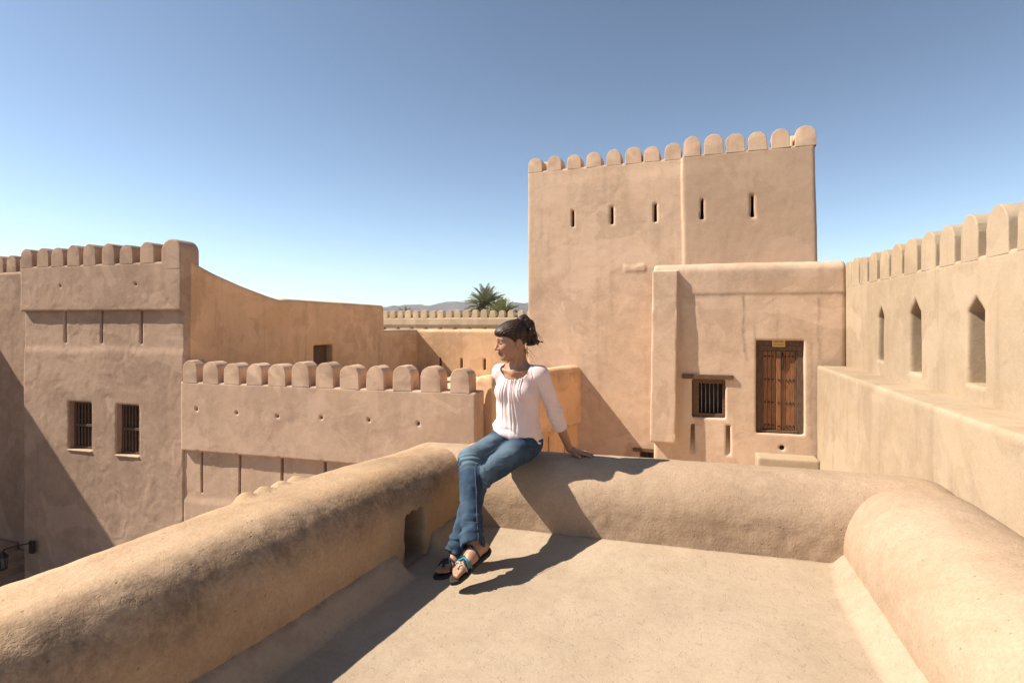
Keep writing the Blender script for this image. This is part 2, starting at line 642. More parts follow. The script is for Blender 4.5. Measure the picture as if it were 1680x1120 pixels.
def floor_mesh():
    xs = np.arange(-2.3, 1.25, 0.02)
    ys = np.arange(-2.6, 3.64, 0.02)
    X, Y = np.meshgrid(xs, ys, indexing='ij')
    P = np.stack([X, Y, 0 * X], -1).reshape(-1, 3)
    z = 0.006 * fbm(P, 0.9, 2, 1) + 0.0022 * fbm(P, 5.0, 2, 2)
    q, s = lq(P[:, 0], P[:, 1])
    wob = 0.012 * vnoise(P, 2.0, 3)
    dl = -q + wob
    k = 0.11 * np.clip(1 - dl / 0.11, 0, 1)
    k *= 1 - sstep(-0.72, -0.67, s) * (1 - sstep(-0.42, -0.36, s))    # broken away in front of the drain
    db = BY - P[:, 1] + wob
    k = np.maximum(k, 0.035 * np.clip(1 - db / 0.30, 0, 1))
    dr = RX - P[:, 0] + wob
    k = np.maximum(k, 0.09 * np.clip(1 - dr / 0.09, 0, 1))
    P[:, 2] = z + k
    nx, ny = X.shape
    i = (np.arange(nx - 1)[:, None] * ny + np.arange(ny - 1)[None, :]).ravel()
    Fv = np.stack([i, i + ny, i + ny + 1, i + 1], -1)
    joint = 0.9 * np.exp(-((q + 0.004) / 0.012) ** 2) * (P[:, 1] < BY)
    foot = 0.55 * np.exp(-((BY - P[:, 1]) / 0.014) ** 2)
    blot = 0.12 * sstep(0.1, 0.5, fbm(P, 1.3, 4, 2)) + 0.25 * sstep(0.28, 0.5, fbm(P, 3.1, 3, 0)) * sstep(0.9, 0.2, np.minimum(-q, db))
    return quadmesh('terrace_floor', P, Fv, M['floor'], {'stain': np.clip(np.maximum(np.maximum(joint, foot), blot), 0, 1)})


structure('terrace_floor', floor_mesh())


def prof(q, z, hw, top, r):
    return box2(q, z, 0, (top - 1.0) / 2, hw, (top + 1.0) / 2, r)


def f_left(x, y, z):
    q, s = lq(x, y)
    q = q - HL
    top = 0.452 + 0.036 * sstep(0.0, 0.75, -s) - 0.01 * sstep(1.3, 2.2, -s)
    d = prof(q, z, HL, top, 0.225)
    d = smax(d, np.abs(s + 2.55) - 2.95, 0.12)
    # drain hole at the foot
    cut = box2(s, z, -0.530, 0.05, 0.092 + 0.004 * np.sin(z * 50), 0.215 + 0.006 * np.sin(s * 90), 0.03)
    cut = np.maximum(cut, q - 0.12)
    d = smax(d, -cut, 0.015)
    # four finger-marks left in the wet plaster of the outer edge
    for k in range(4):
        a = (L0 + LT * (-1.235 + 0.105 * k) + LN * (HL + 0.165))
        zz = 0.486 - 0.225 + math.sqrt(0.225 ** 2 - 0.09 ** 2)
        d = smin(d, np.sqrt((x - a[0]) ** 2 + (y - a[1]) ** 2 + (z - zz + 0.012) ** 2) - 0.048, 0.03)
    return d


def stain_left(V, n):
    q, s = lq(V[:, 0], V[:, 1])
    q = q - HL
    q = q + 0.05 * fbm(V, 2.0, 3, 0)
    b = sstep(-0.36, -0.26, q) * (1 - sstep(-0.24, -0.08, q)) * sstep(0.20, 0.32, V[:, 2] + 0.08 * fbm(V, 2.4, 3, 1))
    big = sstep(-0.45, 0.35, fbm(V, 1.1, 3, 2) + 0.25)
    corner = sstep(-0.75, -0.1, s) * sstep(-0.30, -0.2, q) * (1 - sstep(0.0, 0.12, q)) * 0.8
    side = 0.28 * sstep(0.0, 0.5, fbm(V, 2.2, 3, 1)) * (q < -0.2)
    spots = 0.25 * sstep(0.1, 0.5, fbm(V, 3.0, 3, 3)) * (n[:, 2] > 0.4)
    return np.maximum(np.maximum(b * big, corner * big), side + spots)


t = thing('terrace_parapet', 'thick rounded mud parapet running along the left edge, dark lichen on its shoulder', 'parapet', (-1.9, 1.0, 0))
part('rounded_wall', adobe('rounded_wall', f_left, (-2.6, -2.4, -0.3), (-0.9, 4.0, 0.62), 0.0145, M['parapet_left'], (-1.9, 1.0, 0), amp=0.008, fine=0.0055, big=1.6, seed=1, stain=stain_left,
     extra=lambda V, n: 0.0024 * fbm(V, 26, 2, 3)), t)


def f_back(x, y, z):
    d = prof(y - (BY + HB), z, HB, 0.447 + 0.012 * sstep(-1.2, -1.5, x), 0.25)
    d = smax(d, np.abs(x + 0.235) - 1.665, 0.28)
    return d


def stain_back(V, n):
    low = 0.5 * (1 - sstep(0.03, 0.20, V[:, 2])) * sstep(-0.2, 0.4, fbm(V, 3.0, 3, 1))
    spots = 0.35 * sstep(0.0, 0.5, fbm(V, 1.3, 3, 2) + (V[:, 0] < -1.2) * 0.3) * (V[:, 1] < BY + 0.2)
    return np.maximum(low, spots)


t = thing('terrace_parapet', 'rounded mud parapet across the back of the terrace, with the woman sitting on it', 'parapet', (-0.2, 3.67, 0))
part('rounded_wall', adobe('rounded_wall', f_back, (-2.1, 3.2, -0.3), (1.75, 4.15, 0.6), 0.0145, M['parapet'], (-0.2, 3.67, 0), amp=0.006, fine=0.005, big=1.5, seed=5, stain=stain_back,
     extra=lambda V, n: (0.0012 + 0.0034 * (1 - sstep(0.12, 0.34, V[:, 2]))) * fbm(V, 27, 2, 2)), t)


def f_right(x, y, z):
    d = prof(x - (RX + HR), z, HR, 0.452, 0.335)
    d = smax(d, np.abs(y - 0.55) - 3.05, 0.22)
    return d


t = thing('terrace_parapet', 'broad pale rounded mud parapet along the right edge in full sun', 'parapet', (1.13, 1.0, 0))
part('rounded_wall', adobe('rounded_wall', f_right, (0.6, -2.6, -0.3), (1.7, 3.85, 0.6), 0.016, M['parapet'], (1.13, 1.0, 0), amp=0.007, fine=0.004, big=1.3, seed=9,
     extra=lambda V, n: 0.002 * fbm(V, 22, 2, 2)), t)

t = thing('terrace_building', 'plain mud-plastered house walls carrying the terrace under the parapets', 'building', (-0.2, 0.7, -5.6))
part('wall', adobe('wall', lambda x, y, z: sbox(x, y, z, (-2.02, -2.5, -5.7), (1.44, 3.9, -0.06), 0.05), (-2.2, -2.7, -5.62), (1.6, 4.1, 0.05), 0.06, M['tan'], (-0.2, 0.7, -5.6), seed=2), t)


# ------------------------------------------------------------------ merlons
def merlon_mesh(name, wd, H, th, mat, seed, h=0.0, amp=0.008):
    """hand-shaped arch, extruded through the wall's thickness, with a worn edge"""
    rs = random.Random(seed * 13 + 5)
    hw = wd / 2
    z0 = H - hw
    pts = [(-hw * 1.03, 0.0), (-hw * 1.01, z0 * 0.5)]
    for k in range(15):
        a = math.pi * (1 - k / 14)
        pts.append((hw * math.cos(a), z0 + hw * math.sin(a)))
    pts += [(hw * 1.01, z0 * 0.5), (hw * 1.03, 0.0)]
    sk = rs.uniform(-0.02, 0.02)
    pts = [(x + sk * z + rs.uniform(-1, 1) * amp * 0.5, z + rs.uniform(-1, 1) * amp * 0.5) for x, z in pts]
    m = MB()
    n = len(pts)
    e = 0.010
    rings = []
    for y, ins in ((-th / 2, e), (-th / 2 + e * 0.35, e * 0.3), (-th / 2 + e * 1.2, 0), (-th / 6, 0), (th / 6, 0), (th / 2 - e * 1.2, 0), (th / 2 - e * 0.35, e * 0.3), (th / 2, e)):
        rings.append([m.bm.verts.new((x * (1 - ins / hw), y + rs.uniform(-1, 1) * 0.002, z - (ins if z > z0 * 0.7 else 0) + (rs.uniform(-1, 1) * amp * 0.5 if 2 < i < n - 3 else 0))) for i, (x, z) in enumerate(pts)])
    for r0, r1 in zip(rings, rings[1:]):
        for k in range(n - 1):
            m.bm.faces.new((r0[k], r0[k + 1], r1[k + 1], r1[k]))
    m.bm.faces.new(rings[0])
    m.bm.faces.new(list(reversed(rings[-1])))
    me = m.mesh(name, mat, smooth=True)
    me.set_sharp_from_angle(angle=R(18))
    return me


def rain(spots, ztop, axis, seed=0, k=0.5):
    """dirty runs washed down the face from the gaps between merlons"""
    mids = [(b + c) / 2 for (a, b), (c, e) in zip(sorted(spots), sorted(spots)[1:])]

    def f(V, n):
        a = axis(V)
        g = np.zeros(len(V))
        rs = random.Random(seed)
        for c in mids:
            for _ in range(2):
                cc = c + rs.uniform(-0.07, 0.07)
                ln = rs.uniform(0.25, 1.1)
                wd_ = rs.uniform(0.02, 0.05)
                st = rs.uniform(0.25, 1.0) * k
                wob = 0.02 * vnoise(np.stack([V[:, 2] * 4 + cc * 9, V[:, 2] * 0, V[:, 2] * 0], -1), 1.0, 1)
                dz = (ztop - V[:, 2]) / ln
                g = np.maximum(g, st * np.exp(-((a - cc - wob) / wd_) ** 2) * np.clip(1 - dz, 0, 1) * (dz > -0.1))
        return g * sstep(-0.5, 0.3, fbm(V, 6, 2, 1)) * (np.abs(n[:, 2]) < 0.6)
    return f


def merlon_set(root, base, mat, spots, H, th, rotz=0, seed=0, nv=4, wd=0.38, h=0.022):
    ms = [merlon_mesh('merlon', wd, H, th, mat, seed + k) for k in range(nv + 2)]
    for i, (x, y, z) in enumerate(spots):
        o = part('merlon', ms[(i * 7 + i // 3) % (nv + 2)], root, (x - base[0], y - base[1], z - base[2]), rotz + random.uniform(-0.02, 0.02))
        o.scale = (random.uniform(0.97, 1.12), 1, random.uniform(0.92, 1.06))


# ------------------------------------------------------------------ overhanging wall profile shared by two walls
def machicolated(x0, x1, yf, zt, zo, zs, slots, thick=0.45, over=0.10, slot_h=None):
    def f(x, y, z):
        up = sbox(x, y, z, (x0, yf, zo), (x1, yf + thick, zt), 0.012)
        zs_ = zs + 0.04 * np.sin(x * 2.3) * np.sin(x * 0.9 + 1)
        yl = yf + over * (0.76 + 0.24 * sstep(-0.14, 0.06, z - zs_))
        lowf = np.maximum(np.maximum(yl - y, y - (yf + thick)), np.maximum(np.abs(x - (x0 + x1) / 2) - (x1 - x0) / 2, z - zo - 0.1))
        d = smin(up, lowf, 0.012)
        for sx in slots:
            cut = sbox(x, y, z, (sx - 0.03, yf - 0.3, zs + 0.1), (sx + 0.03, yf + thick - 0.08, zo + 0.01), 0.012)
            d = np.maximum(d, -cut)
        return d
    return f


# where the merlons stand (start and end of each)
cr = [(-10.729, -10.318), (-10.152, -9.757), (-9.59, -9.193), (-9.006, -8.615), (-8.428, -8.052), (-7.848, -7.467), (-7.262, -6.902), (-6.693, -6.313), (-6.12, -5.73), (-5.548, -5.126), (-4.934, -4.53), (-4.345, -3.903)]
lf = [(-15.751, -15.389), (-15.205, -14.835), (-14.703, -14.371), (-14.195, -13.818), (-13.691, -13.299), (-13.088, -12.728), (-12.549, -12.177), (-11.934, -11.557)]
ml = [(0.017, 0.364), (0.515, 0.854), (1.012, 1.343), (1.497, 1.82), (1.989, 2.296), (2.443, 2.752), (2.877, 3.179), (3.329, 3.663)]
mr = [(3.74, 4.109), (4.218, 4.55), (4.669, 4.997), (5.109, 5.46), (5.569, 5.913), (6.057, 6.388)]
rm = [(12.049, 11.719), (11.585, 11.22), (11.084, 10.709), (10.599, 10.159), (10.001, 9.633), (9.471, 9.135), (8.99, 8.551), (8.361, 8.001), (7.858, 7.442), (7.32, 6.89), (6.747, 6.331), (6.193, 5.772), (5.63, 5.23), (5.08, 4.68), (4.53, 4.13)]

# crenellated wall in the middle left
base = (-7.2, 10.4, -5.6)
t = thing('crenellated_wall', 'lower wall with twelve rounded merlons and small round holes, behind the left parapet', 'wall', base)
fw = machicolated(-10.78, -3.80, 10.2, -0.03, -1.56, -2.58, (-10.29, -9.265, -8.19, -7.14, -6.08, -5.02))
holes = ((-10.34, -0.627), (-9.265, -0.658), (-8.22, -0.687), (-7.16, -0.661), (-6.065, -0.657), (-4.99, -0.674))


def f_cren(x, y, z):
    d = fw(x, y, z)
    for hx, hz in holes:
        cut = np.maximum(np.sqrt((x - hx) ** 2 + (z - hz) ** 2) - 0.034, np.abs(y - 10.2) - 0.3)
        d = np.maximum(d, -cut)
    return d


part('wall', adobe('wall', f_cren, (-10.9, 10.0, -5.7), (-3.6, 10.8, 0.15), 0.025, M['rose'], base, amp=0.014, fine=0.004, big=0.9, flake=0.002, seed=3, flat=-0.03, stain=rain(cr, -0.03, lambda V: V[:, 0], 1, 0.35)), t)
merlon_set(t, base, M['rose'], [((a + b) / 2, 10.198 + 0.18, -0.05) for a, b in cr], 0.485, 0.36, seed=1, wd=0.395)

# corner building on the left
base = (-13.3, 10.5, -5.6)
t = thing('corner_building', 'tall mud building at left with merlons, two shuttered windows and a long curved side wall', 'building', base)
ff = machicolated(-15.78, -10.77, 10.2, 2.64, 1.54, 0.68, (-14.406, -13.236, -12.03), thick=0.5)
wins = ((-14.27, -13.53, -1.77, -0.63), (-12.76, -12.07, -1.80, -0.63))


def f_fac(x, y, z):
    d = ff(x, y, z)
    for a, b, c0, c1 in wins:
        d = smax(d, -sbox(x, y, z, (a, 9.5, c0), (b, 10.55, c1), 0.02), 0.02)
    for hx, hz in ((-14.426, 2.148), (-12.085, 2.149)):
        cut = np.maximum(np.sqrt((x - hx) ** 2 + (z - hz) ** 2) - 0.03, np.abs(y - 10.2) - 0.3)
        d = np.maximum(d, -cut)
    return d


part('facade_wall', adobe('facade_wall', f_fac, (-15.95, 10.0, -5.7), (-10.6, 10.9, 2.8), 0.027, M['pink'], base, amp=0.018, fine=0.006, big=0.8, flake=0.004, seed=6, flat=2.64, stain=rain(lf + [(-11.3, -10.8)], 2.64, lambda V: V[:, 0], 2, 0.35)), t)


def f_side(x, y, z):
    top = np.interp(y, [10.2, 10.5, 11.1, 12.08, 13.0, 13.5, 13.8, 19.2], [2.72, 2.68, 2.47, 2.20, 1.99, 1.90, 1.935, 1.90])
    d = box2(x, z, -11.0, (top - 5.7) / 2, 0.25, (top + 5.7) / 2, 0.13)
    d = smax(d, np.abs(y - 14.79) - 4.34, 0.01)
    d = smax(d, -sbox(x, y, z, (-11.05, 14.95, -1.2), (-10.4, 15.92, 0.57), 0.02), 0.02)
    return d


part('side_wall', adobe('side_wall', f_side, (-11.4, 10.15, -5.7), (-10.6, 19.3, 2.95), 0.035, M['orange'], base, amp=0.018, fine=0.004, big=0.8, seed=8), t)
part('wood_panel', MB().box((-11.04, 14.94, -1.2), (-10.98, 15.93, 0.58), 0.004).mesh('wood_panel', M['wood_dark'], base), t)  # dark wood panel set back in the opening
part('roof', MB().box((-15.75, 10.72, 1.2), (-11.26, 13.6, 1.5), 0.01).mesh('roof', M['tan'], base), t)
part('back_wall', MB().box((-15.76, 13.62, -5.6), (-11.28, 13.9, 1.9), 0.02).mesh('back_wall', M['pink'], base), t)
part('west_wall', MB().box((-15.76, 10.73, -5.6), (-15.4, 13.6, 2.3), 0.02).mesh('west_wall', M['pink'], base), t)
merlon_set(t, base, M['pink'], [((a + b) / 2, 10.198 + 0.23, 2.62) for a, b in lf], 0.475, 0.46, seed=11, wd=0.37)


def f_cornm(x, y, z):
    q = np.sqrt((x + 11.06) ** 2 + np.maximum(z - 2.86, 0) ** 2) - 0.28
    q = np.maximum(q, np.maximum(2.45 - z, np.abs(x + 11.06) - 0.30))
    return smax(q, np.abs(y - 10.46) - 0.26, 0.015)


part('merlon', adobe('merlon', f_cornm, (-11.5, 10.1, 2.4), (-10.6, 10.85, 3.3), 0.02, M['pink'], base, amp=0.008, seed=4), t)
for a, b, c0, c1 in wins:
    yb = 10.42
    m = MB()
    fw_ = 0.055
    m.box((a - 0.01, yb, c0 - 0.01), (a + fw_, yb + 0.07, c1 + 0.01), 0.004).box((b - fw_, yb, c0 - 0.01), (b + 0.01, yb + 0.07, c1 + 0.01), 0.004)
    m.box((a + fw_, yb + 0.002, c0 - 0.01), (b - fw_, yb + 0.068, c0 + 0.06), 0.004).box((a + fw_, yb + 0.002, c1 - 0.06), (b - fw_, yb + 0.068, c1 + 0.01), 0.004)
    zc = (c0 + c1) / 2
    m.box((a + fw_, yb - 0.006, zc - 0.03), (b - fw_, yb + 0.06, zc + 0.03), 0.004)
    wf = part('window', m.mesh('window', M['wood_dark'], base), t)
    nb = 6
    bm_ = MB().box((-0.022, -0.012, c0 + 0.03), (0.022, 0.012, c1 - 0.03), 0.004).mesh('bar', M['wood_dark'])
    for k in range(nb):
        x = a + fw_ + (b - a - 2 * fw_) * (k + 0.5) / nb
        part('bar', bm_, wf, (x - base[0], yb + 0.035 - base[1], -base[2]))
    part('dark_board', MB().box((a, yb + 0.10, c0), (b, yb + 0.13, c1)).mesh('dark_board', M['dark'], base), wf)  # dark board whose colour stands for the unlit room behind the bars
    part('sill', adobe('sill', lambda x, y, z: sbox(x, y, z, (a - 0.02, 10.25, c0 - 0.04), (b + 0.02, 10.43, c0 + 0.005), 0.015), (a - 0.1, 10.1, c0 - 0.1), (b + 0.1, 10.5, c0 + 0.08), 0.02, M['tan'], base, amp=0.004, seed=3), wf)

# set-back wall, enclosing wall and steps at the far left
base = (-18.0, 11.4, -5.6)
t = thing('courtyard_wall', 'crenellated courtyard wall at the far left, set back behind the tall building, half in shadow', 'wall', base)
part('wall', adobe('wall', lambda x, y, z: sbox(x, y, z, (-20.3, 11.2, -5.8), (-15.5, 11.65, 2.64), 0.03), (-20.5, 11.0, -5.7), (-15.45, 11.85, 2.8), 0.04, M['pink'], base, amp=0.02, flake=0.004, seed=2), t)
merlon_set(t, base, M['pink'], [(-16.1 - 0.53 * k, 11.2 + 0.2, 2.62) for k in range(8)], 0.47, 0.38, seed=20, wd=0.37)
base = (-20.6, 6.0, -5.6)
t = thing('enclosing_wall', 'high mud wall closing the courtyard on its sunny side, beyond the left edge', 'wall', base)
part('wall', adobe('wall', lambda x, y, z: np.minimum(sbox(x, y, z, (-20.9, 0.0, -5.8), (-20.3, 8.9, 4.15), 0.08), sbox(x, y, z, (-20.9, 8.5, -5.8), (-20.3, 11.6, 2.9), 0.08)), (-21.1, -0.2, -5.7), (-20.1, 11.8, 4.4), 0.08, M['pink'], base, amp=0.02, seed=5), t)
base = (-17.6, 10.4, -5.6)
t = thing('stone_steps', 'dark steps in deep shade at the foot of the left wall', 'steps', base)
for k in range(5):
    part('step', adobe('step', lambda x, y, z: sbox(x, y, z, (-19.9, 9.3, -5.7), (-16.05 - 0.32 * k, 11.18, -5.6 + 0.19 * (k + 1)), 0.02), (-20, 9.2, -5.7), (-15.8, 11.3, -5.6 + 0.19 * (k + 1) + 0.1), 0.06, M['pink'], base, amp=0.008, seed=k), t)

# wall lantern
base = (-15.33, 10.2, -4.15)
t = thing('wall_lantern', 'black iron lantern on a wall bracket near the foot of the tall left building', 'lantern', base)
part('wall_plate', MB().box((-15.42, 10.15, -4.36), (-15.27, 10.20, -4.05), 0.008).mesh('wall_plate', M['iron'], base), t)
part('arm', MB().tube([(-15.34, 10.17, -4.10), (-15.36, 10.0, -4.08), (-15.50, 9.88, -4.10), (-15.70, 9.80, -4.16), (-15.74, 9.79, -4.22)], 0.014, 8).mesh('arm', M['iron'], base, True), t)
m = MB()
cx, cy, cz = -15.74, 9.79, -4.62
for k in range(6):
    a = k * math.pi / 3
    m.tube([(cx + 0.10 * math.cos(a), cy + 0.10 * math.sin(a), cz + 0.29), (cx + 0.085 * math.cos(a), cy + 0.085 * math.sin(a), cz)], 0.008, 5)
m.tube([(cx, cy, cz + 0.28), (cx, cy, cz + 0.30), (cx, cy, cz + 0.36), (cx, cy, cz + 0.42)], [0.125, 0.125, 0.06, 0.012], 6)
m.tube([(cx, cy, cz - 0.05), (cx, cy, cz), (cx, cy, cz + 0.02)], [0.03, 0.10, 0.10], 6)
part('cage', m.mesh('cage', M['iron'], base), t)
part('lamp_glass', MB().tube([(cx, cy, cz + 0.02), (cx, cy, cz + 0.28)], [0.075, 0.09], 6).mesh('lamp_glass', M['glass'], base), t)

# lower roof between the walls, low wall at its end, far crenellated wall
structure('lower_roof', adobe('lower_roof', lambda x, y, z: sbox(x, y, z, (-10.72, 10.68, -1.3), (-4.2, 21.86, -0.9), 0.01), (-10.8, 10.6, -1.2), (-4.1, 21.95, -0.8), 0.07, M['court'], amp=0.01, seed=1))
base = (-8.5, 22.0, -5.6)
t = thing('low_wall', 'long low wall with rounded top and three narrow slits beyond the middle roofs', 'wall', base)


def f_low(x, y, z):
    a = smax(box2(x, z, -11.0, (0.98 - 5.7) / 2, 0.25, (0.98 + 5.7) / 2, 0.12), np.abs(y - 20.6) - 1.55, 0.05)
    b = smax(box2(y, z, 22.15, (0.975 - 5.7) / 2, 0.25, (0.975 + 5.7) / 2, 0.14), np.abs(x + 6.9) - 4.35, 0.05)
    d = smin(a, b, 0.03)
    for sx in (-9.73, -8.79, -7.80, -6.8, -5.8):
        d = np.maximum(d, -sbox(x, y, z, (sx - 0.05, 21.5, -0.65), (sx + 0.05, 22.3, -0.2), 0.02))
    return d


part('wall', adobe('wall', f_low, (-11.4, 19.0, -1.4), (-2.4, 22.5, 1.1), 0.035, M['orange'], base, amp=0.015, seed=7), t)
base = (-14.0, 33.2, -5.6)
t = thing('far_crenellated_wall', 'distant sunlit crenellated wall with small triangular niches, below the date palms', 'wall', base)


def f_far(x, y, z):
    d = np.minimum(sbox(x, y, z, (-26, 33.0, 1.02), (-4, 33.5, 1.52), 0.02), sbox(x, y, z, (-26, 33.06, -5.8), (-4, 33.5, 1.1), 0.02))
    for k in range(16):
        c = -19.5 + 0.97 * k
        cut = np.maximum((np.abs(x - c) / 0.16 + (z - 0.70) / 0.30 - 1) * 0.14, np.maximum(0.70 - z, np.abs(y - 33) - 0.25))
        d = np.maximum(d, -cut)
    return d


part('wall', adobe('wall', f_far, (-24, 32.8, -0.5), (-5, 33.7, 1.7), 0.05, M['court'], base, amp=0.015, seed=9), t)
fr = [(-18.121, -17.772), (-17.567, -17.221), (-17.041, -16.69), (-16.496, -16.148), (-15.932, -15.595), (-15.366, -15.017), (-14.813, -14.474), (-14.25, -13.892), (-13.691, -13.337), (-13.138, -12.787), (-12.554, -12.206), (-11.989, -11.63), (-11.416, -11.081), (-10.869, -10.495), (-10.306, -9.922), (-9.679, -9.299), (-9.1, -8.75), (-18.66, -18.31), (-19.2, -18.85), (-19.75, -19.4)]
merlon_set(t, base, M['court'], [((a + b) / 2, 33.2, 1.50) for a, b in fr], 0.49, 0.38, seed=30, nv=3, wd=0.37, h=0.04)

# slanting wall that joins the crenellated wall to the tower
P0 = np.array([-3.78, 10.2])
P1 = np.array([-2.45, 14.05])
dv = (P1 - P0) / np.linalg.norm(P1 - P0)
nv_ = np.array([dv[1], -dv[0]])
base = (-3.2, 12.0, -5.6)
t = thing('link_wall', 'short orange wall with stained rounded top running from behind the woman to the tower', 'wall', base)


def f_link(x, y, z):
    dx, dy = x - P0[0], y - P0[1]
    q = dx * nv_[0] + dy * nv_[1]
    s = dx * dv[0] + dy * dv[1]
    d = box2(q, z, -0.22, (0.235 - 6.2) / 2, 0.22, (0.235 + 6.2) / 2, 0.17)
    d = smax(d, np.abs(s - 2.4) - 1.92, 0.06)
    low = smax(np.abs(q + 0.26) - 0.18, np.maximum(np.abs(s - 2.4) - 1.92, z + 1.0), 0.02)
    d = np.where(z < -1.15, low, d)
    for ss, zt in ((3.33, -1.1), (2.62, -1.28), (1.9, -1.3)):
        cut = np.maximum(np.maximum(np.abs(s - ss) - 0.025, -q - 0.25), np.maximum(z - zt, -2.4 - z))
        d = np.maximum(d, -cut)
    return d


def stain_link(V, n):
    dx, dy = V[:, 0] - P0[0], V[:, 1] - P0[1]
    s = dx * dv[0] + dy * dv[1]
    Q = np.stack([s * 7, 0 * s, V[:, 2] * 0.6], -1)
    dep = 0.18 + 0.35 * sstep(-0.3, 0.6, fbm(Q, 1, 3, 2))
    return 0.7 * sstep(0.0, 0.1, 0.16 - V[:, 2]) * (1 - sstep(0.0, dep, 0.12 - V[:, 2])) * sstep(-0.4, 0.2, fbm(Q, 1.3, 2, 1) + 0.2)


part('wall', adobe('wall', f_link, (-4.6, 9.9, -2.7), (-2.1, 14.4, 0.4), 0.022, M['orange'], base, amp=0.012, seed=12, stain=stain_link), t)

# ------------------------------------------------------------------ courtyard on the right
structure('courtyard_floor', adobe('courtyard_floor', lambda x, y, z: sbox(x, y, z, (-3.1, 3.95, -5.7), (2.3, 14.2, -2.6), 0.02), (-3.3, 3.8, -2.9), (2.4, 14.3, -2.4), 0.07, M['court'], amp=0.01, seed=3))

# ------------------------------------------------------------------ tower
TA = R(-3)
ca, sa = math.cos(TA), math.sin(TA)
T0 = (-3.84, 14.0)
base = (-0.7, 15.2, -5.6)


def tl(x, y):
    dx, dy = x - T0[0], y - T0[1]
    return dx * ca + dy * sa, -dx * sa + dy * ca


def tw(a, b):
    return T0[0] + a * ca - b * sa, T0[1] + a * sa + b * ca


t = thing('watch_tower', 'tall square mud tower with rounded merlons and five narrow slits against the sky', 'tower', base)
slits = ((1.153, 3.58, 4.0), (2.10, 3.60, 4.03), (3.104, 3.60, 4.03), (4.137, 3.575, 4.05), (5.18, 3.57, 4.055))


def f_tower(x, y, z):
    a, b = tl(x, y)
    bat = 0.035 * np.clip(5 - z, 0, 8) / 2
    d1 = sbox(a, b, z, (-0.0, 0.0, -8), (3.75, 4.0, 5.03), 0.03)
    d2 = np.maximum(sbox(a - bat, b, z, (3.70, -0.085, -8), (6.40, 4.0, 5.05), 0.035), 3.70 - a)
    d = np.minimum(d1, d2)
    d = np.maximum(d, -sbox(a, b, z, (0.42, 0.42, 4.3), (5.98, 3.6, 7), 0.03))
    for sx, z0, z1 in slits:
        wd_ = 0.042 if sx < 4 else 0.034 + 0.02 * sstep(0.1, -0.3, z - 3.7)
        d = np.maximum(d, -np.maximum(np.maximum(np.abs(a - sx) - wd_, np.abs(z - (z0 + z1) / 2) - (z1 - z0) / 2), b - 0.7))
    # patched scar and the little low window
    d = smin(d, sbox(a, b, z, (2.38, -0.018, 2.46), (2.88, 0.1, 2.60 + 0.03 * np.sin(a * 14)), 0.02), 0.03)
    d = np.maximum(d, -sbox(a, b, z, (2.74, -0.3, -2.3), (3.1, 0.35, -1.72), 0.01))
    return d


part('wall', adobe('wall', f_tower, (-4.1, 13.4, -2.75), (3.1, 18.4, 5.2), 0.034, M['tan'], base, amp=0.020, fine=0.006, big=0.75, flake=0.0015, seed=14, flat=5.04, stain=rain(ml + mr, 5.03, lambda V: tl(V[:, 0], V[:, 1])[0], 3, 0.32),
     extra=lambda V, n: 0.018 * fbm(V * np.array([1, 1, 1.6]), 0.35, 2, 3), dim_side=lambda V: 0.6 * (tl(V[:, 0], V[:, 1])[0] > 3.71)), t)  # right section darkened in colour: its weaker sun, along with older plaster
sp = [(*tw((a + b) / 2, 0.198), 5.0) for a, b in ml]
merlon_set(t, base, M['tan'], sp, 0.375, 0.40, rotz=TA, seed=40, wd=0.345)
sp = [(*tw((a + b) / 2, 0.113), 5.02) for a, b in mr]
merlon_set(t, base, M['tan'], sp, 0.43, 0.40, rotz=TA, seed=44, wd=0.365)
sp = [(*tw(6.19, 0.62 + 0.46 * k), 5.02) for k in range(7)] + [(*tw(0.21, 0.68 + 0.46 * k), 5.0) for k in range(7)]
merlon_set(t, base, M['tan'], sp, 0.40, 0.40, rotz=TA + R(90), seed=48, wd=0.35)
part('roof', MB().box((-3.2, 14.6, 4.0), (1.9, 17.2, 4.25)).mesh('roof', M['tan'], base), t)
lx, ly = tw(2.6, -0.02)
part('lintel', MB().box((lx, ly - 0.03, -1.73), (lx + 0.5, ly + 0.14, -1.65), 0.006, Matrix.Rotation(TA, 3, 'Z'), Vector((lx, ly, 0))).mesh('lintel', M['wood_beam'], base), t)
lx, ly = tw(2.74, 0.16)
m = MB()
for k in range(3):
    m.box((lx + 0.02 + 0.12 * k, ly, -2.3), (lx + 0.05 + 0.12 * k, ly + 0.03, -1.72))
m.box((lx, ly + 0.1, -2.3), (lx + 0.36, ly + 0.13, -1.72))
part('window', m.mesh('window', M['wood_dark'], base), t)

# ------------------------------------------------------------------ building with the carved door
base = (1.0, 12.6, -2.6)
t = thing('door_house', 'low mud building with wooden double door and barred window, in front of the tower', 'building', base)
DX0, DX1, DZ0, DZ1 = 1.235, 2.072, -0.83, 0.94
WX0, WX1, WZ0, WZ1 = 0.06, 0.682, -0.585, 0.165


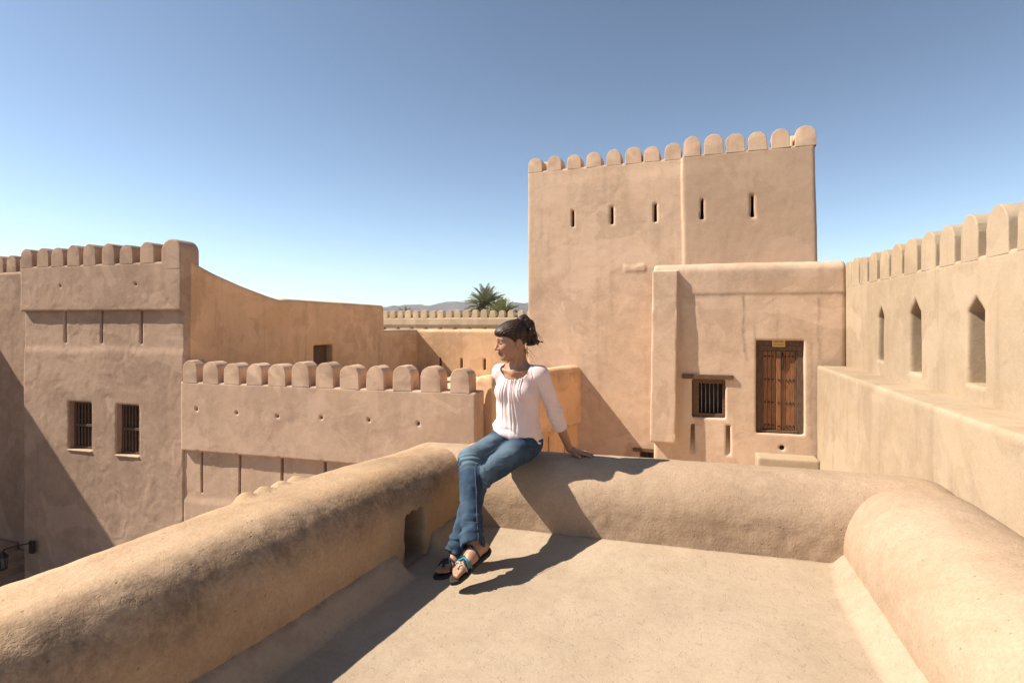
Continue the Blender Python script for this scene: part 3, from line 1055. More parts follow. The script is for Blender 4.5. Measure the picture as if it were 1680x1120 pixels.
def f_house(x, y, z):
    P_ = np.stack([np.ravel(x), np.ravel(y) * 0, np.ravel(z) * 0], -1)
    wob = (0.05 * fbm(P_, 2.2, 3, 2)).reshape(np.shape(x))
    d = smax(box2(y, z, 12.9, (2.43 - 8) / 2, 0.9, (2.43 + 8) / 2, 0.17), np.abs(x - 1.05) - 1.725, 0.08)
    band = smax(box2(y, z, 12.55, 2.07 + wob * 0.2, 0.563, 0.368, 0.17), np.abs(x - 1.05) - 1.725, 0.08)
    band = np.maximum(band, (1.79 + wob) - z)
    d = np.minimum(d, band)
    fr_ = 11.90 - 0.028 * np.clip(2.4 - z, 0, 4)
    pil = np.maximum(np.maximum(fr_ - y, y - 12.3), np.maximum(np.abs(x + 0.445 + 0.012 * (2.4 - z)) - 0.245, np.maximum(-1.09 - z, z - 2.3)))
    d = smin(d, pil, 0.03)
    d = smax(d, -sbox(x, y, z, (DX0, 11, DZ0), (DX1, 12.42, DZ1), 0.012), 0.012)
    d = smax(d, -sbox(x, y, z, (WX0, 11, WZ0), (WX1, 12.5, WZ1), 0.012), 0.012)
    for sx in (0.075, 0.735):
        wd_ = 0.036 + 0.014 * (-0.72 - z)
        dep = 12.0 + 0.22 * np.clip((z + 1.33) / 0.5, 0, 1)
        d = np.maximum(d, -np.maximum(np.maximum(np.abs(x - sx) - wd_, np.abs(z + 1.02) - 0.30), y - dep))
    d = np.maximum(d, -np.maximum(np.sqrt((x - 1.69) ** 2 + (z + 1.09) ** 2) - 0.045, np.abs(y - 12) - 0.25))
    return d


def stain_house(V, n):
    b = 0.5 * np.exp(-((V[:, 2] - 1.80) / 0.05) ** 2) * sstep(-0.3, 0.3, fbm(V, 2.5, 3, 1))
    g = 0.0 * b
    for gx, zt, zb, a in ((1.02, 1.78, 0.7, 0.8), (1.23, 1.2, 0.9, 0.5), (1.62, 1.5, 0.96, 0.35), (2.32, 1.75, 0.6, 0.7), (2.18, 0.9, -0.9, 0.45), (1.05, 0.7, 0.55, 0.6)):
        wx = gx + 0.035 * vnoise(V * np.array([0, 0, 1]), 3.0, 2) + 0.02 * vnoise(V * np.array([0, 0, 1]), 9.0, 1)
        g = np.maximum(g, a * np.exp(-((V[:, 0] - wx) / 0.022) ** 2) * (V[:, 2] < zt) * (V[:, 2] > zb))
    up = 0.22 * (V[:, 2] > 1.85) * sstep(-0.1, 0.5, fbm(V, 1.6, 3, 3))
    return np.maximum(np.maximum(b, g), up)


part('wall', adobe('wall', f_house, (-1.0, 11.6, -2.7), (2.95, 13.95, 2.6), 0.023, M['tan'], base, amp=0.012, fine=0.004, big=1.0, flake=0.0015, seed=17, stain=stain_house), t)
# window
yb = 12.07
m = MB()
m.box((WX0 - 0.01, yb, WZ0 - 0.01), (WX0 + 0.135, yb + 0.09, WZ1 + 0.01), 0.005).box((WX1 - 0.05, yb, WZ0 - 0.01), (WX1 + 0.01, yb + 0.09, WZ1 + 0.01), 0.005)
m.box((WX0 + 0.135, yb + 0.003, WZ0 - 0.01), (WX1 - 0.05, yb + 0.087, WZ0 + 0.075), 0.005).box((WX0 + 0.135, yb + 0.003, WZ1 - 0.085), (WX1 - 0.05, yb + 0.087, WZ1 + 0.01), 0.005)
wf = part('window_frame', m.mesh('window_frame', M['wood_beam'], base), t)
br = MB().tube([(0, 0, WZ0 + 0.03), (0, 0, WZ1 - 0.03)], 0.0085, 8).mesh('bar', M['bar'], smooth=True)
for k in range(5):
    part('bar', br, wf, (WX0 + 0.135 + 0.076 * (k + 0.65) - base[0], yb + 0.045 - base[1], -base[2]))
part('dark_board', MB().box((WX0 - 0.02, 12.36, WZ0 - 0.02), (WX1 + 0.02, 12.39, WZ1 + 0.02)).mesh('dark_board', M['dark'], base), wf)  # board painted dark in place of the room's shade
part('lintel', MB().box((-0.125, 11.955, 0.172), (0.825, 12.12, 0.262), 0.008).mesh('lintel', M['wood_beam'], base), t)
# door
yd = 12.13
m = MB()
m.box((DX0 - 0.01, yd - 0.03, DZ0 - 0.01), (DX0 + 0.10, yd + 0.08, DZ1 - 0.20), 0.005).box((DX1 - 0.10, yd - 0.03, DZ0 - 0.01), (DX1 + 0.01, yd + 0.08, DZ1 - 0.20), 0.005)
m.box((DX0 - 0.01, yd - 0.035, DZ1 - 0.20), (DX1 + 0.01, yd + 0.08, DZ1 - 0.10), 0.005)
m.box((DX0 - 0.01, yd - 0.045, DZ1 - 0.098), (DX1 + 0.01, yd + 0.08, DZ1 + 0.01), 0.005)
m.box((DX0 + 0.10, yd - 0.06, DZ0 - 0.012), (DX1 - 0.10, yd + 0.07, DZ0 + 0.055), 0.005)
m.box((DX0 + 0.10, yd - 0.015, DZ0 + 0.055), (DX0 + 0.135, yd + 0.05, DZ1 - 0.20), 0.004).box((DX1 - 0.135, yd - 0.015, DZ0 + 0.055), (DX1 - 0.10, yd + 0.05, DZ1 - 0.20), 0.004)
fr = part('door_frame', m.mesh('door_frame', M['wood_dark'], base), t)
xm = (DX0 + DX1) / 2 - 0.012


STUD = MB().tube([(0, 0.012, 0), (0, -0.004, 0), (0, -0.016, 0)], [0.020, 0.019, 0.007], 8).mesh('stud', M['iron'], smooth=True)


def leaf(x0, x1, zz0, zz1, studs):
    lf_ = part('door_leaf', MB().box((x0, yd + 0.02, zz0), (x1, yd + 0.055, zz1), 0.003).mesh('door_leaf', M['wood_red'], base), t)
    npl = 3
    for k in range(npl):
        a = x0 + (x1 - x0) * k / npl + 0.003
        b = x0 + (x1 - x0) * (k + 1) / npl - 0.003
        part('plank', MB().box((a, yd + 0.004 + 0.003 * (k % 2), zz0 + 0.004), (b, yd + 0.019, zz1 - 0.004), 0.003).mesh('plank', M['wood_red'], base), lf_)
    for zf in (0.07, 0.365, 0.655, 0.945):
        for xs_ in studs:
            part('stud', STUD, lf_, (xs_ - base[0], yd - base[1], zz1 - (zz1 - zz0) * zf - base[2]))


zl0, zl1 = DZ0 + 0.06, DZ1 - 0.205
leaf(DX0 + 0.138, xm - 0.04, zl0, zl1, [DX0 + 0.175, DX0 + 0.24, DX0 + 0.305])
leaf(xm + 0.045, DX1 - 0.138, zl0, zl1, [DX1 - 0.305, DX1 - 0.24, DX1 - 0.18])
m = MB()
m.box((xm - 0.038, yd - 0.02, zl0), (xm + 0.043, yd + 0.05, zl1), 0.006)
cp = part('centre_post', m.mesh('centre_post', M['wood_red'], base), t)
for zf in (0.07, 0.365, 0.655, 0.945):
    part('stud', STUD, cp, (xm - base[0], yd - 0.026 - base[1], zl1 - (zl1 - zl0) * zf - base[2]))
# chain and hasp on the right leaf
part('hasp', MB().tube([(xm + 0.075, yd - 0.0, zl1 - 0.03), (xm + 0.082, yd - 0.02, zl1 - 0.16), (xm + 0.075, yd - 0.01, zl1 - 0.36)], [0.011, 0.014, 0.009], 8).mesh('hasp', M['iron'], base, True), t)
# yellow plate over the door with two unreadable lines of script
pl = part('sign_plate', MB().box((1.525, yd - 0.075, 0.815), (1.752, yd - 0.06, 0.955), 0.002).mesh('sign_plate', M['brass'], base), t)
m = MB()
for (x0, x1, z0) in ((1.565, 1.628, 0.905), (1.645, 1.655, 0.91), (1.663, 1.72, 0.904)):
    m.box((x0, yd - 0.079, z0), (x1, yd - 0.0755, z0 + 0.016))
for (x0, x1, z0) in ((1.55, 1.60, 0.853), (1.610, 1.632, 0.853), (1.642, 1.728, 0.851)):
    m.box((x0, yd - 0.079, z0), (x1, yd - 0.0755, z0 + 0.011))
part('lettering', m.mesh('lettering', M['ink'], base), pl)

base = (1.72, 11.8, -2.6)
t = thing('doorstep', 'pale plastered block step at the foot of the carved door', 'step', base)
part('step', adobe('step', lambda x, y, z: np.minimum(sbox(x, y, z, (1.215, 11.58, -2.7), (2.26, 12.04, -1.2), 0.025), sbox(x, y, z, (1.28, 11.2, -2.7), (2.26, 11.6, -1.65), 0.025)), (1.1, 11.0, -2.65), (2.35, 12.1, -1.1), 0.024, M['sand'], base, amp=0.012, seed=3), t)

# ------------------------------------------------------------------ bright wall on the right
base = (2.9, 6.6, -2.6)
t = thing('battlement_wall', 'bright sunlit battlement wall on the right with three pointed niches and a bench ledge', 'wall', base)
nich = ((9.985, 0.15, 0.70, 1.36, 1.52), (8.58, 0.215, 0.635, 1.39, 1.585), (6.96, 0.20, 0.65, 1.39, 1.545), (5.3, 0.2, 0.65, 1.39, 1.55))


def f_right_wall(x, y, z):
    d = sbox(x, y, z, (2.765, 0.8, -2.8), (3.30, 12.4, 1.95), 0.03)
    for c, hw, zb, zs, zt in nich:
        hh = hw * (1 - 0.12 * (z - zb))
        cut = np.maximum(np.maximum(np.abs(y - c) - hh, zb - z), (np.abs(y - c) / hw + (z - zs) / (zt - zs) - 1) * (hw * (zt - zs) / math.hypot(hw, zt - zs)))
        cut = np.maximum(cut, x - 3.18)
        d = smax(d, -cut, 0.012)
    return d


part('wall', adobe('wall', f_right_wall, (2.6, 0.9, 0.2), (3.45, 12.5, 2.1), 0.023, M['sand'], base, amp=0.014, fine=0.004, big=0.9, seed=21, flat=1.95, stain=rain([(b, a) for a, b in rm], 1.95, lambda V: V[:, 1], 4, 0.25)), t)
ye = 11.86
part('bench_ledge', adobe('bench_ledge', lambda x, y, z: sbox(x, y, z, (2.25, 0.8, -2.8), (2.95, ye, 0.49), 0.035), (2.1, 0.9, -2.65), (2.85, 12.0, 0.6), 0.028, M['sand'], base, amp=0.018, fine=0.005, big=0.8, seed=23), t)
merlon_set(t, base, M['sand'], [(2.763 + 0.19, (a + b) / 2, 1.92) for a, b in rm], 0.465, 0.38, rotz=R(90), seed=60, wd=0.40, h=0.022)


# ------------------------------------------------------------------ desert haze
hm = bpy.data.materials.new('haze')
hm.use_nodes = True
hm.node_tree.nodes.clear()
pv = hm.node_tree.nodes.new('ShaderNodeVolumePrincipled')
pv.inputs['Color'].default_value = (0.80, 0.86, 0.95, 1)
pv.inputs['Density'].default_value = 6e-5
ho = hm.node_tree.nodes.new('ShaderNodeOutputMaterial')
hm.node_tree.links.new(pv.outputs[0], ho.inputs['Volume'])
hz = bpy.data.objects.new('haze', MB().box((-7000, -7000, -6.6), (7000, 7000, 290)).mesh('haze', hm))
COL.objects.link(hz)
tag(hz, 'thin pale desert haze over the whole place', 'haze', kind='stuff')

# ------------------------------------------------------------------ date palms
M['frond'] = simple('palm_frond', (0.31, 0.31, 0.21), (0.21, 0.22, 0.14), 2.0, 0.6, 0, 0.25)
M['frond2'] = simple('palm_frond_yellow', (0.32, 0.32, 0.17), (0.22, 0.235, 0.12), 2.0, 0.6, 0, 0.25)
M['trunk'] = simple('palm_trunk', (0.13, 0.095, 0.065), (0.07, 0.05, 0.035), 5, 0.9, 0.8, 0.1)


def palm(label, r, f, ztop, L, nfr, mat, seed):
    rnd = random.Random(seed)
    x = r * math.cos(YAW) - f * math.sin(YAW)
    y = r * math.sin(YAW) + f * math.cos(YAW)
    base = (x, y, -5.6)
    t = thing('date_palm', label, 'palm tree', base, group='date palms beyond the far wall')
    H = ztop + 5.6
    pts = [(0.25 * math.sin(k * 0.4 + seed), 0.1 * k / 6, H * k / 10) for k in range(11)]
    m = MB().tube(pts, [0.30 - 0.008 * k + 0.02 * (k % 2) for k in range(11)], 10)
    part('trunk', m.mesh('trunk', M['trunk'], smooth=False), t)
    cx, cy, cz = pts[-1]
    Vv, Fv = [], []
    for k in range(nfr):
        az = k * 2.39996 + rnd.uniform(-0.2, 0.2)
        el0 = R(88 - 105 * (k / nfr) ** 0.8 + rnd.uniform(-8, 8))
        ln = L * rnd.uniform(0.85, 1.1)
        droop = R(rnd.uniform(45, 80)) * (0.45 + 0.55 * k / nfr)
        p = Vector((cx, cy, cz))
        nseg = 22
        for s in range(nseg):
            u = s / nseg
            e = el0 - droop * u ** 1.5
            d = Vector((math.cos(az) * math.cos(e), math.sin(az) * math.cos(e), math.sin(e)))
            side = Vector((-math.sin(az), math.cos(az), 0))
            upv = side.cross(d) * -1
            q = p + d * (ln / nseg)
            b0 = len(Vv)
            wr = 0.035 * (1 - u) + 0.008
            Vv += [p + side * wr, p - side * wr, q - side * wr, q + side * wr]
            Fv.append((b0, b0 + 1, b0 + 2, b0 + 3))
            if u > 0.12:
                ll = 0.15 * L * math.sin(math.pi * min(1, 0.12 + u * 0.9)) ** 0.6 + 0.1
                for sg in (-1, 1):
                    for sub in (0.0, 0.33, 0.66):
                        pp = p.lerp(q, sub)
                        tip = pp + (d * 0.62 + side * sg * 0.72 + upv * rnd.uniform(0.15, 0.55)).normalized() * ll * rnd.uniform(0.8, 1.1)
                        b0 = len(Vv)
                        wv = d * 0.03
                        mid = pp.lerp(tip, 0.45)
                        Vv += [pp - wv * 0.6, mid - wv, tip, mid + wv]
                        Fv.append((b0, b0 + 1, b0 + 2, b0 + 3))
            p = q
    part('crown', quadmesh('crown', np.array([tuple(v) for v in Vv]), np.array(Fv), mat, smooth=False), t)


palm('tall full date palm rising above the far wall, left of the tower', -3.35, 70.0, 2.7, 3.0, 130, M['frond'], 3)
palm('smaller yellow-green date palm just right of the tallest palm', -1.15, 62.0, 1.6, 2.2, 90, M['frond2'], 5)
palm('low date palm barely showing over the left end of the far wall', -14.6, 80.0, 1.35, 2.2, 40, M['frond'], 9)


# ------------------------------------------------------------------ the woman on the parapet
# modelled in a frame turned like the camera: r to the right, f away from it, z up from the terrace floor
PB = np.array([0.0, 3.70, 0.445])
pw = (PB[0] * math.cos(YAW) - PB[1] * math.sin(YAW), PB[0] * math.sin(YAW) + PB[1] * math.cos(YAW), PB[2])
person = thing('person', 'woman in pale pink blouse and blue jeans sitting sideways on the back parapet', 'person', pw, rotz=YAW)


def nrm(v):
    v = np.array(v, float)
    return v / np.linalg.norm(v)


# head frame
HC = np.array([-0.004, 3.53, 1.188])
HF = nrm((-0.93, -0.33, -0.17))
HU = nrm(np.array([0, 0, 1.0]) - HF * HF[2])
HS = np.cross(HU, HF)                   # her left, towards the camera


def hp(F_, S_, U_):
    return HC + HF * F_ + HS * S_ + HU * U_


def hloc(x, y, z):
    dx, dy, dz = x - HC[0], y - HC[1], z - HC[2]
    return (dx * HF[0] + dy * HF[1] + dz * HF[2], dx * HS[0] + dy * HS[1] + dz * HS[2], dx * HU[0] + dy * HU[1] + dz * HU[2])


# torso frame
TT = nrm((-0.50, -0.87, 0))             # the way the chest faces
TAx = np.array([-TT[1], TT[0], 0])      # her left
TAX = [TAx, TT, np.array([0, 0, 1.0])]
SM = np.array([0.040, 3.555, 0.985])
SHL = SM + 0.150 * TAx
SHR = SM - 0.128 * TAx + np.array([0.01, 0.02, -0.004])
ELL_ = np.array([0.262, 3.585, 0.740])
WRL = np.array([0.366, 3.715, 0.490])
ELR = np.array([0.005, 3.815, 0.685])
WRR = np.array([-0.145, 3.930, 0.490])
PEL = np.array([0.035, 3.655, 0.560])
HIR = np.array([-0.035, 3.675, 0.548])
HIL = np.array([0.105, 3.600, 0.545])
KNR = np.array([-0.238, 3.275, 0.522])
KNL = np.array([-0.178, 3.215, 0.435])
ANR = np.array([-0.200, 2.935, 0.205])
ANL = np.array([-0.290, 3.065, 0.105])
HEEL_R, TOE_R = np.array([-0.140, 2.950, 0.150]), np.array([-0.288, 2.790, 0.078])
HEEL_L, TOE_L = np.array([-0.245, 3.115, 0.045]), np.array([-0.375, 2.945, 0.026])


def foot_frame(heel, toe, roll=0.0):
    F_ = nrm(toe - heel)
    U_ = nrm(np.array([0, 0, 1.0]) - F_ * F_[2])
    return F_, np.cross(U_, F_), U_


def f_foot(x, y, z, heel, toe, ank, left):
    F_, S_, U_ = foot_frame(heel, toe)
    L = np.linalg.norm(toe - heel)
    sg = 1 if left else -1              # S_ points to her left; big toe lies inwards
    P_ = lambda a, b, c: heel + F_ * a + S_ * b * sg + U_ * c
    d = cone(x, y, z, P_(0.005, 0, 0.012), P_(0.10, 0.004, 0.020), 0.029, 0.028)
    d = smin(d, cone(x, y, z, P_(0.09, -0.012, 0.014), P_(L - 0.06, -0.017, 0.006), 0.026, 0.021), 0.02)
    d = smin(d, cone(x, y, z, P_(0.09, 0.014, 0.008), P_(L - 0.075, 0.022, 0.003), 0.023, 0.018), 0.02)
    d = smin(d, cone(x, y, z, ank, P_(0.06, 0, 0.03), 0.034, 0.030), 0.03)
    for k, (b, ll, rr) in enumerate(((-0.026, 0.0, 0.0125), (-0.008, 0.002, 0.0095), (0.006, -0.006, 0.009), (0.019, -0.016, 0.0085), (0.031, -0.028, 0.008))):
        d = smin(d, cone(x, y, z, P_(L - 0.062 + ll, b * 0.85, 0.004), P_(L - 0.012 + ll, b, -0.001), rr, rr * 0.85), 0.006)
    return d


HH = np.array([math.cos(YAW), -math.sin(YAW), 0])   # along the parapet crest, to the right
HLt = np.array([math.sin(YAW), math.cos(YAW), 0])   # across it, away from the camera


def f_hand(x, y, z, wr, dirv, lat, thumb):
    """flat hand: dirv along the fingers, lat towards the little finger"""
    zc = 0.4635
    P_ = lambda a, b, c: np.array([*(wr + dirv * a + lat * b)[:2], c])
    d = cone(x, y, z, wr, P_(0.02, 0, 0.480), 0.022, 0.021)
    for b in (-0.022, -0.008, 0.008, 0.022):
        d = smin(d, cone(x, y, z, P_(0.012, b * 0.6, 0.480), P_(0.078, b, zc + 0.003), 0.0155, 0.0115), 0.012)
    for b, ln, sp in ((-0.027, 0.068, -0.16), (-0.009, 0.076, -0.04), (0.009, 0.070, 0.07), (0.026, 0.054, 0.20)):
        k1 = P_(0.076, b, zc + 0.002)
        k2 = P_(0.076 + ln * 0.5, b + ln * 0.5 * sp, zc + 0.002)
        k3 = P_(0.076 + ln, b + ln * sp, zc - 0.008)
        d = smin(d, np.minimum(cone(x, y, z, k1, k2, 0.0095, 0.0085), cone(x, y, z, k2, k3, 0.0085, 0.0068)), 0.004)
    t1, t2, t3 = P_(0.022, -0.022, 0.478), P_(0.050, -0.046, 0.464), P_(0.082, -0.062, 0.453)
    d = smin(d, np.minimum(cone(x, y, z, t1, t2, 0.014, 0.0105), cone(x, y, z, t2, t3, 0.0105, 0.008)), 0.008)
    return d


def f_head(x, y, z):
    a, b, c = hloc(x, y, z)
    ab = np.abs(b)
    d = ell(a, b, c, (-0.012, 0, 0.030), (0.094, 0.072, 0.086))
    d = smin(d, ell(a, b, c, (0.030, 0, -0.030), (0.060, 0.056, 0.080)), 0.03)
    d = smin(d, cone(a, ab, c, (-0.002, 0.046, -0.055), (0.058, 0.012, -0.098), 0.020, 0.017), 0.03)
    d = smin(d, ell(a, b, c, (0.068, 0, -0.099), (0.017, 0.020, 0.016)), 0.02)
    d = smin(d, cone(a, ab, c, (0.078, 0.008, 0.014), (0.070, 0.040, 0.012), 0.013, 0.010), 0.014)      # brow
    d = smin(d, ell(a, ab, c, (0.060, 0.036, -0.034), (0.026, 0.022, 0.022)), 0.02)                     # cheek
    d = smax(d, -ell(a, ab, c, (0.098, 0.031, -0.006), (0.018, 0.018, 0.012)), 0.012)                    # eye socket
    d = smin(d, ell(a, ab, c, (0.071, 0.031, -0.007), (0.014, 0.014, 0.011)), 0.004)                     # eyelid
    d = smin(d, cone(a, b, c, (0.084, 0, 0.002), (0.107, 0, -0.036), 0.0075, 0.0105), 0.012)            # nose
    d = smin(d, ell(a, ab, c, (0.093, 0.0115, -0.041), (0.012, 0.008, 0.008)), 0.006)
    d = smin(d, cone(a, ab, c, (0.092, 0, -0.062), (0.078, 0.021, -0.067), 0.0065, 0.003), 0.006)       # lips
    d = smin(d, cone(a, ab, c, (0.090, 0, -0.074), (0.077, 0.019, -0.069), 0.0075, 0.003), 0.005)
    d = smin(d, ell(a, ab, c, (-0.022, 0.073, -0.026), (0.020, 0.012, 0.033)), 0.004)                    # ear
    d = smax(d, -ell(a, ab, c, (-0.018, 0.088, -0.020), (0.010, 0.009, 0.017)), 0.003)
    return d


def f_neck(x, y, z):
    n0 = hp(-0.028, 0, -0.045)
    n1 = np.array([0.042, 3.572, 1.005])
    d = cone(x, y, z, n0, n1, 0.049, 0.054)
    d = smin(d, cone(x, y, z, hp(-0.02, 0.04, -0.05), SM + TT * 0.055 + np.array([0, 0, 0.005]), 0.014, 0.011), 0.015)
    return d


def f_torso(x, y, z):
    d = ell(x, y, z, (0.040, 3.580, 0.880), (0.130, 0.090, 0.150), TAX)
    d = smin(d, ell(x, y, z, (0.040, 3.625, 0.710), (0.118, 0.088, 0.13), TAX), 0.06)
    d = smin(d, ell(x, y, z, PEL, (0.152, 0.118, 0.108), TAX), 0.05)
    d = smin(d, ell(x, y, z, (0.040, 3.570, 0.965), (0.105, 0.068, 0.060), TAX), 0.04)
    for sg in (-1, 1):
        c = np.array([0.040, 3.580, 0.872]) + TT * 0.066 + TAx * 0.062 * sg
        d = smin(d, ell(x, y, z, c, (0.054, 0.048, 0.054), TAX), 0.03)
        d = smin(d, cone(x, y, z, np.array([0.040, 3.575, 1.005]) + TAx * 0.03 * sg, SM + TAx * 0.125 * sg + np.array([0, 0, -0.002]), 0.040, 0.042), 0.03)
        d = smin(d, cone(x, y, z, SM + TT * 0.058 + TAx * 0.012 * sg + np.array([0, 0, 0.006]), SM + TT * 0.030 + TAx * 0.13 * sg + np.array([0, 0, 0.026]), 0.008, 0.008), 0.02)   # collar bone
    return d


def f_arm(x, y, z, sh, el_, wr):
    d = cone(x, y, z, sh, el_, 0.046, 0.036)
    fm = el_ + (wr - el_) * 0.25
    d = smin(d, cone(x, y, z, el_, fm, 0.035, 0.036), 0.02)
    return smin(d, cone(x, y, z, fm, wr, 0.035, 0.0225), 0.02)


def f_leg(x, y, z, hi, kn, an):
    d = cone(x, y, z, hi, kn, 0.080, 0.054)
    cf = kn + (an - kn) * 0.3
    d = smin(d, cone(x, y, z, kn, cf, 0.050, 0.052), 0.03)
    return smin(d, cone(x, y, z, cf, an, 0.051, 0.034), 0.02)


def f_body(x, y, z):
    d = smin(f_head(x, y, z), f_neck(x, y, z), 0.022)
    d = smin(d, f_torso(x, y, z), 0.035)
    d = smin(d, f_arm(x, y, z, SHL, ELL_, WRL), 0.03)
    d = smin(d, f_arm(x, y, z, SHR, ELR, WRR), 0.03)
    d = smin(d, f_hand(x, y, z, WRL, HH, HLt, 1), 0.01)
    d = smin(d, f_hand(x, y, z, WRR, -HH, HLt, 1), 0.01)
    d = smin(d, f_leg(x, y, z, HIR, KNR, ANR), 0.03)
    d = smin(d, f_leg(x, y, z, HIL, KNL, ANL), 0.03)
    d = smin(d, f_foot(x, y, z, HEEL_R, TOE_R, ANR, False), 0.015)
    d = smin(d, f_foot(x, y, z, HEEL_L, TOE_L, ANL, True), 0.015)
    return d


def mat_skin():
    n = NT('skin')
    n.b.inputs['Subsurface Weight'].default_value = 0.12
    n.b.inputs['Subsurface Radius'].default_value = (0.012, 0.005, 0.003)
    n.b.inputs['Subsurface Scale'].default_value = 1.0
    n.b.inputs['Specular IOR Level'].default_value = 0.4
    f = n.noise(60, 4, 0.6, co=n.obj)
    col = n.mix(n.ramp(f, 0.3, 0.7), (0.32, 0.163, 0.094), (0.37, 0.195, 0.117))
    col = n.mix(n.attr('lip'), col, (0.22, 0.075, 0.058))
    col = n.mix(n.attr('brow'), col, (0.018, 0.012, 0.010))
    col = n.mix(n.attr('nail'), col, (0.45, 0.27, 0.20))
    return n.out(col, n.bump(f, 0.06, 0.002), 0.5)


V, Fq = surface(f_body, (-0.44, 2.72, -0.02), (0.56, 3.98, 1.33), 0.0046)
a, b, c = hloc(V[:, 0], V[:, 1], V[:, 2])
ab = np.abs(b)
lip = np.exp(-((c + 0.068) / 0.008) ** 2) * (a > 0.074) * (ab < 0.023)
# eyebrow, lash line
br_c = 0.020 - 0.10 * np.maximum(ab - 0.034, 0) * 1.5
brow = np.exp(-((c - br_c) / 0.0055) ** 2) * (ab > 0.012) * (ab < 0.050) * (a > 0.05)
lash = np.exp(-((c + 0.0085 + 0.1 * (ab - 0.031)) / 0.0052) ** 2) * (ab > 0.016) * (ab < 0.046) * (a > 0.05)
part('body', quadmesh('body', V - PB, Fq, mat_skin(), {'lip': lip, 'brow': np.maximum(0.9 * brow, 0.95 * lash)}), person)


# ---- hair
def f_hair(x, y, z):
    a, b, c = hloc(x, y, z)
    ab = np.abs(b)
    d = ell(a, b, c, (-0.012, 0, 0.028), (0.103, 0.082, 0.090))
    d = smin(d, ell(a, b, c, (0.05, 0.0, 0.047), (0.048, 0.062, 0.042)), 0.02)
    ub = np.interp(a, [-0.14, -0.085, -0.06, -0.040, -0.030, -0.012, 0.0, 0.03, 0.07, 0.11], [-0.105, -0.100, -0.085, -0.060, -0.014, -0.006, -0.026, 0.008, 0.030, 0.036])
    d = smax(d, (ub - c) * 0.75, 0.030)
    # gathered to a high pony-tail
    d = smin(d, cone(a, b, c, (-0.05, 0, 0.078), (-0.078, 0, 0.102), 0.036, 0.024), 0.03)
    pts = [(-0.078, 0.0, 0.104), (-0.098, 0.0, 0.106), (-0.118, 0.006, 0.076), (-0.124, 0.012, 0.030), (-0.122, 0.016, -0.012), (-0.115, 0.018, -0.034)]
    rad = [0.022, 0.029, 0.034, 0.037, 0.035, 0.022]
    for p, q, r0, r1 in zip(pts, pts[1:], rad, rad[1:]):
        d = smin(d, cone(a, b, c, p, q, r0, r1), 0.012)
    # curled ends
    for k in range(9):
        an_ = k * 0.7
        p0 = np.array((-0.118 - 0.018 * math.cos(an_ * 1.3), 0.016 + 0.026 * math.sin(an_), -0.008))
        p1 = p0 + np.array((-0.018 + 0.020 * math.sin(an_ * 2.1), 0.012 * math.cos(an_), -0.034))
        p2 = p1 + np.array((-0.026 * math.cos(an_ * 0.9), 0.010, -0.002 + 0.012 * math.sin(an_)))
        d = smin(d, np.minimum(cone(a, b, c, p0, p1, 0.014, 0.010), cone(a, b, c, p1, p2, 0.010, 0.005)), 0.006)
    # combed strands
    flow = np.arctan2(b, c + 0.02) * 20 + 14 * a
    d = d + 0.0011 * np.sin(flow * 2.3 + 2.0 * np.sin(a * 40)) + 0.0010 * np.sin(flow * 5.1 + a * 55 + c * 30)
    # wavy tail
    tail = sstep(-0.085, -0.105, a)
    d = d + tail * 0.004 * np.sin(c * 70 + np.sin(b * 60) * 2 + a * 95)
    return d * 0.8


def mat_hair():
    n = NT('dark_brown_hair')
    n.b.inputs['Specular IOR Level'].default_value = 0.28
    st = n.noise(1.0, 4, 0.6, 0.6, co=n.scaled(130, 130, 26, co=n.obj))
    col = n.mix(n.ramp(st, 0.35, 0.7), (0.011, 0.0065, 0.005), (0.062, 0.030, 0.017))
    return n.out(col, n.bump(st, 0.7, 0.004), 0.42)


V, Fq = surface(f_hair, (-0.20, 3.36, 1.02), (0.24, 3.74, 1.36), 0.0036)
hair = part('hair', quadmesh('hair', V - PB, Fq, mat_hair()), person)
M['tie'] = simple('hair_tie', (0.12, 0.10, 0.10), None, 30, 0.6)
m = MB()
ring = [hp(-0.080 + 0.014 * math.cos(u), 0.025 * math.sin(u), 0.103 + 0.022 * math.cos(u)) - PB for u in np.linspace(0, 2 * math.pi, 17)]
part('hair_tie', m.tube(ring, 0.006, 6, cap=False).mesh('hair_tie', M['tie'], smooth=True), hair)
# loose hairs at the nape and around the tail
m = MB()
rs = random.Random(4)
for k in range(34):
    if k < 10:
        p = np.array((-0.070 + rs.uniform(-0.015, 0.015), rs.uniform(-0.03, 0.05), -0.06 + rs.uniform(-0.01, 0.01)))
        dv_ = np.array((rs.uniform(-0.010, 0.004), rs.uniform(-0.006, 0.012), -0.016))
    else:
        u = rs.uniform(0, 6.28)
        p = np.array((-0.118 + 0.033 * math.cos(u), 0.012 + 0.033 * math.sin(u), rs.uniform(-0.02, 0.07)))
        dv_ = np.array((0.012 * math.cos(u), 0.012 * math.sin(u), -0.018))
    pts = []
    for s_i in range(6):
        pts.append(hp(*p) - PB)
        p = p + dv_ + np.array((rs.uniform(-0.008, 0.008), rs.uniform(-0.008, 0.008), rs.uniform(-0.004, 0.004)))
    m.tube(pts, [0.0016, 0.0015, 0.0013, 0.0011, 0.0008, 0.0004], 4)
part('loose_strands', m.mesh('loose_strands', mat_hair(), smooth=True), hair)


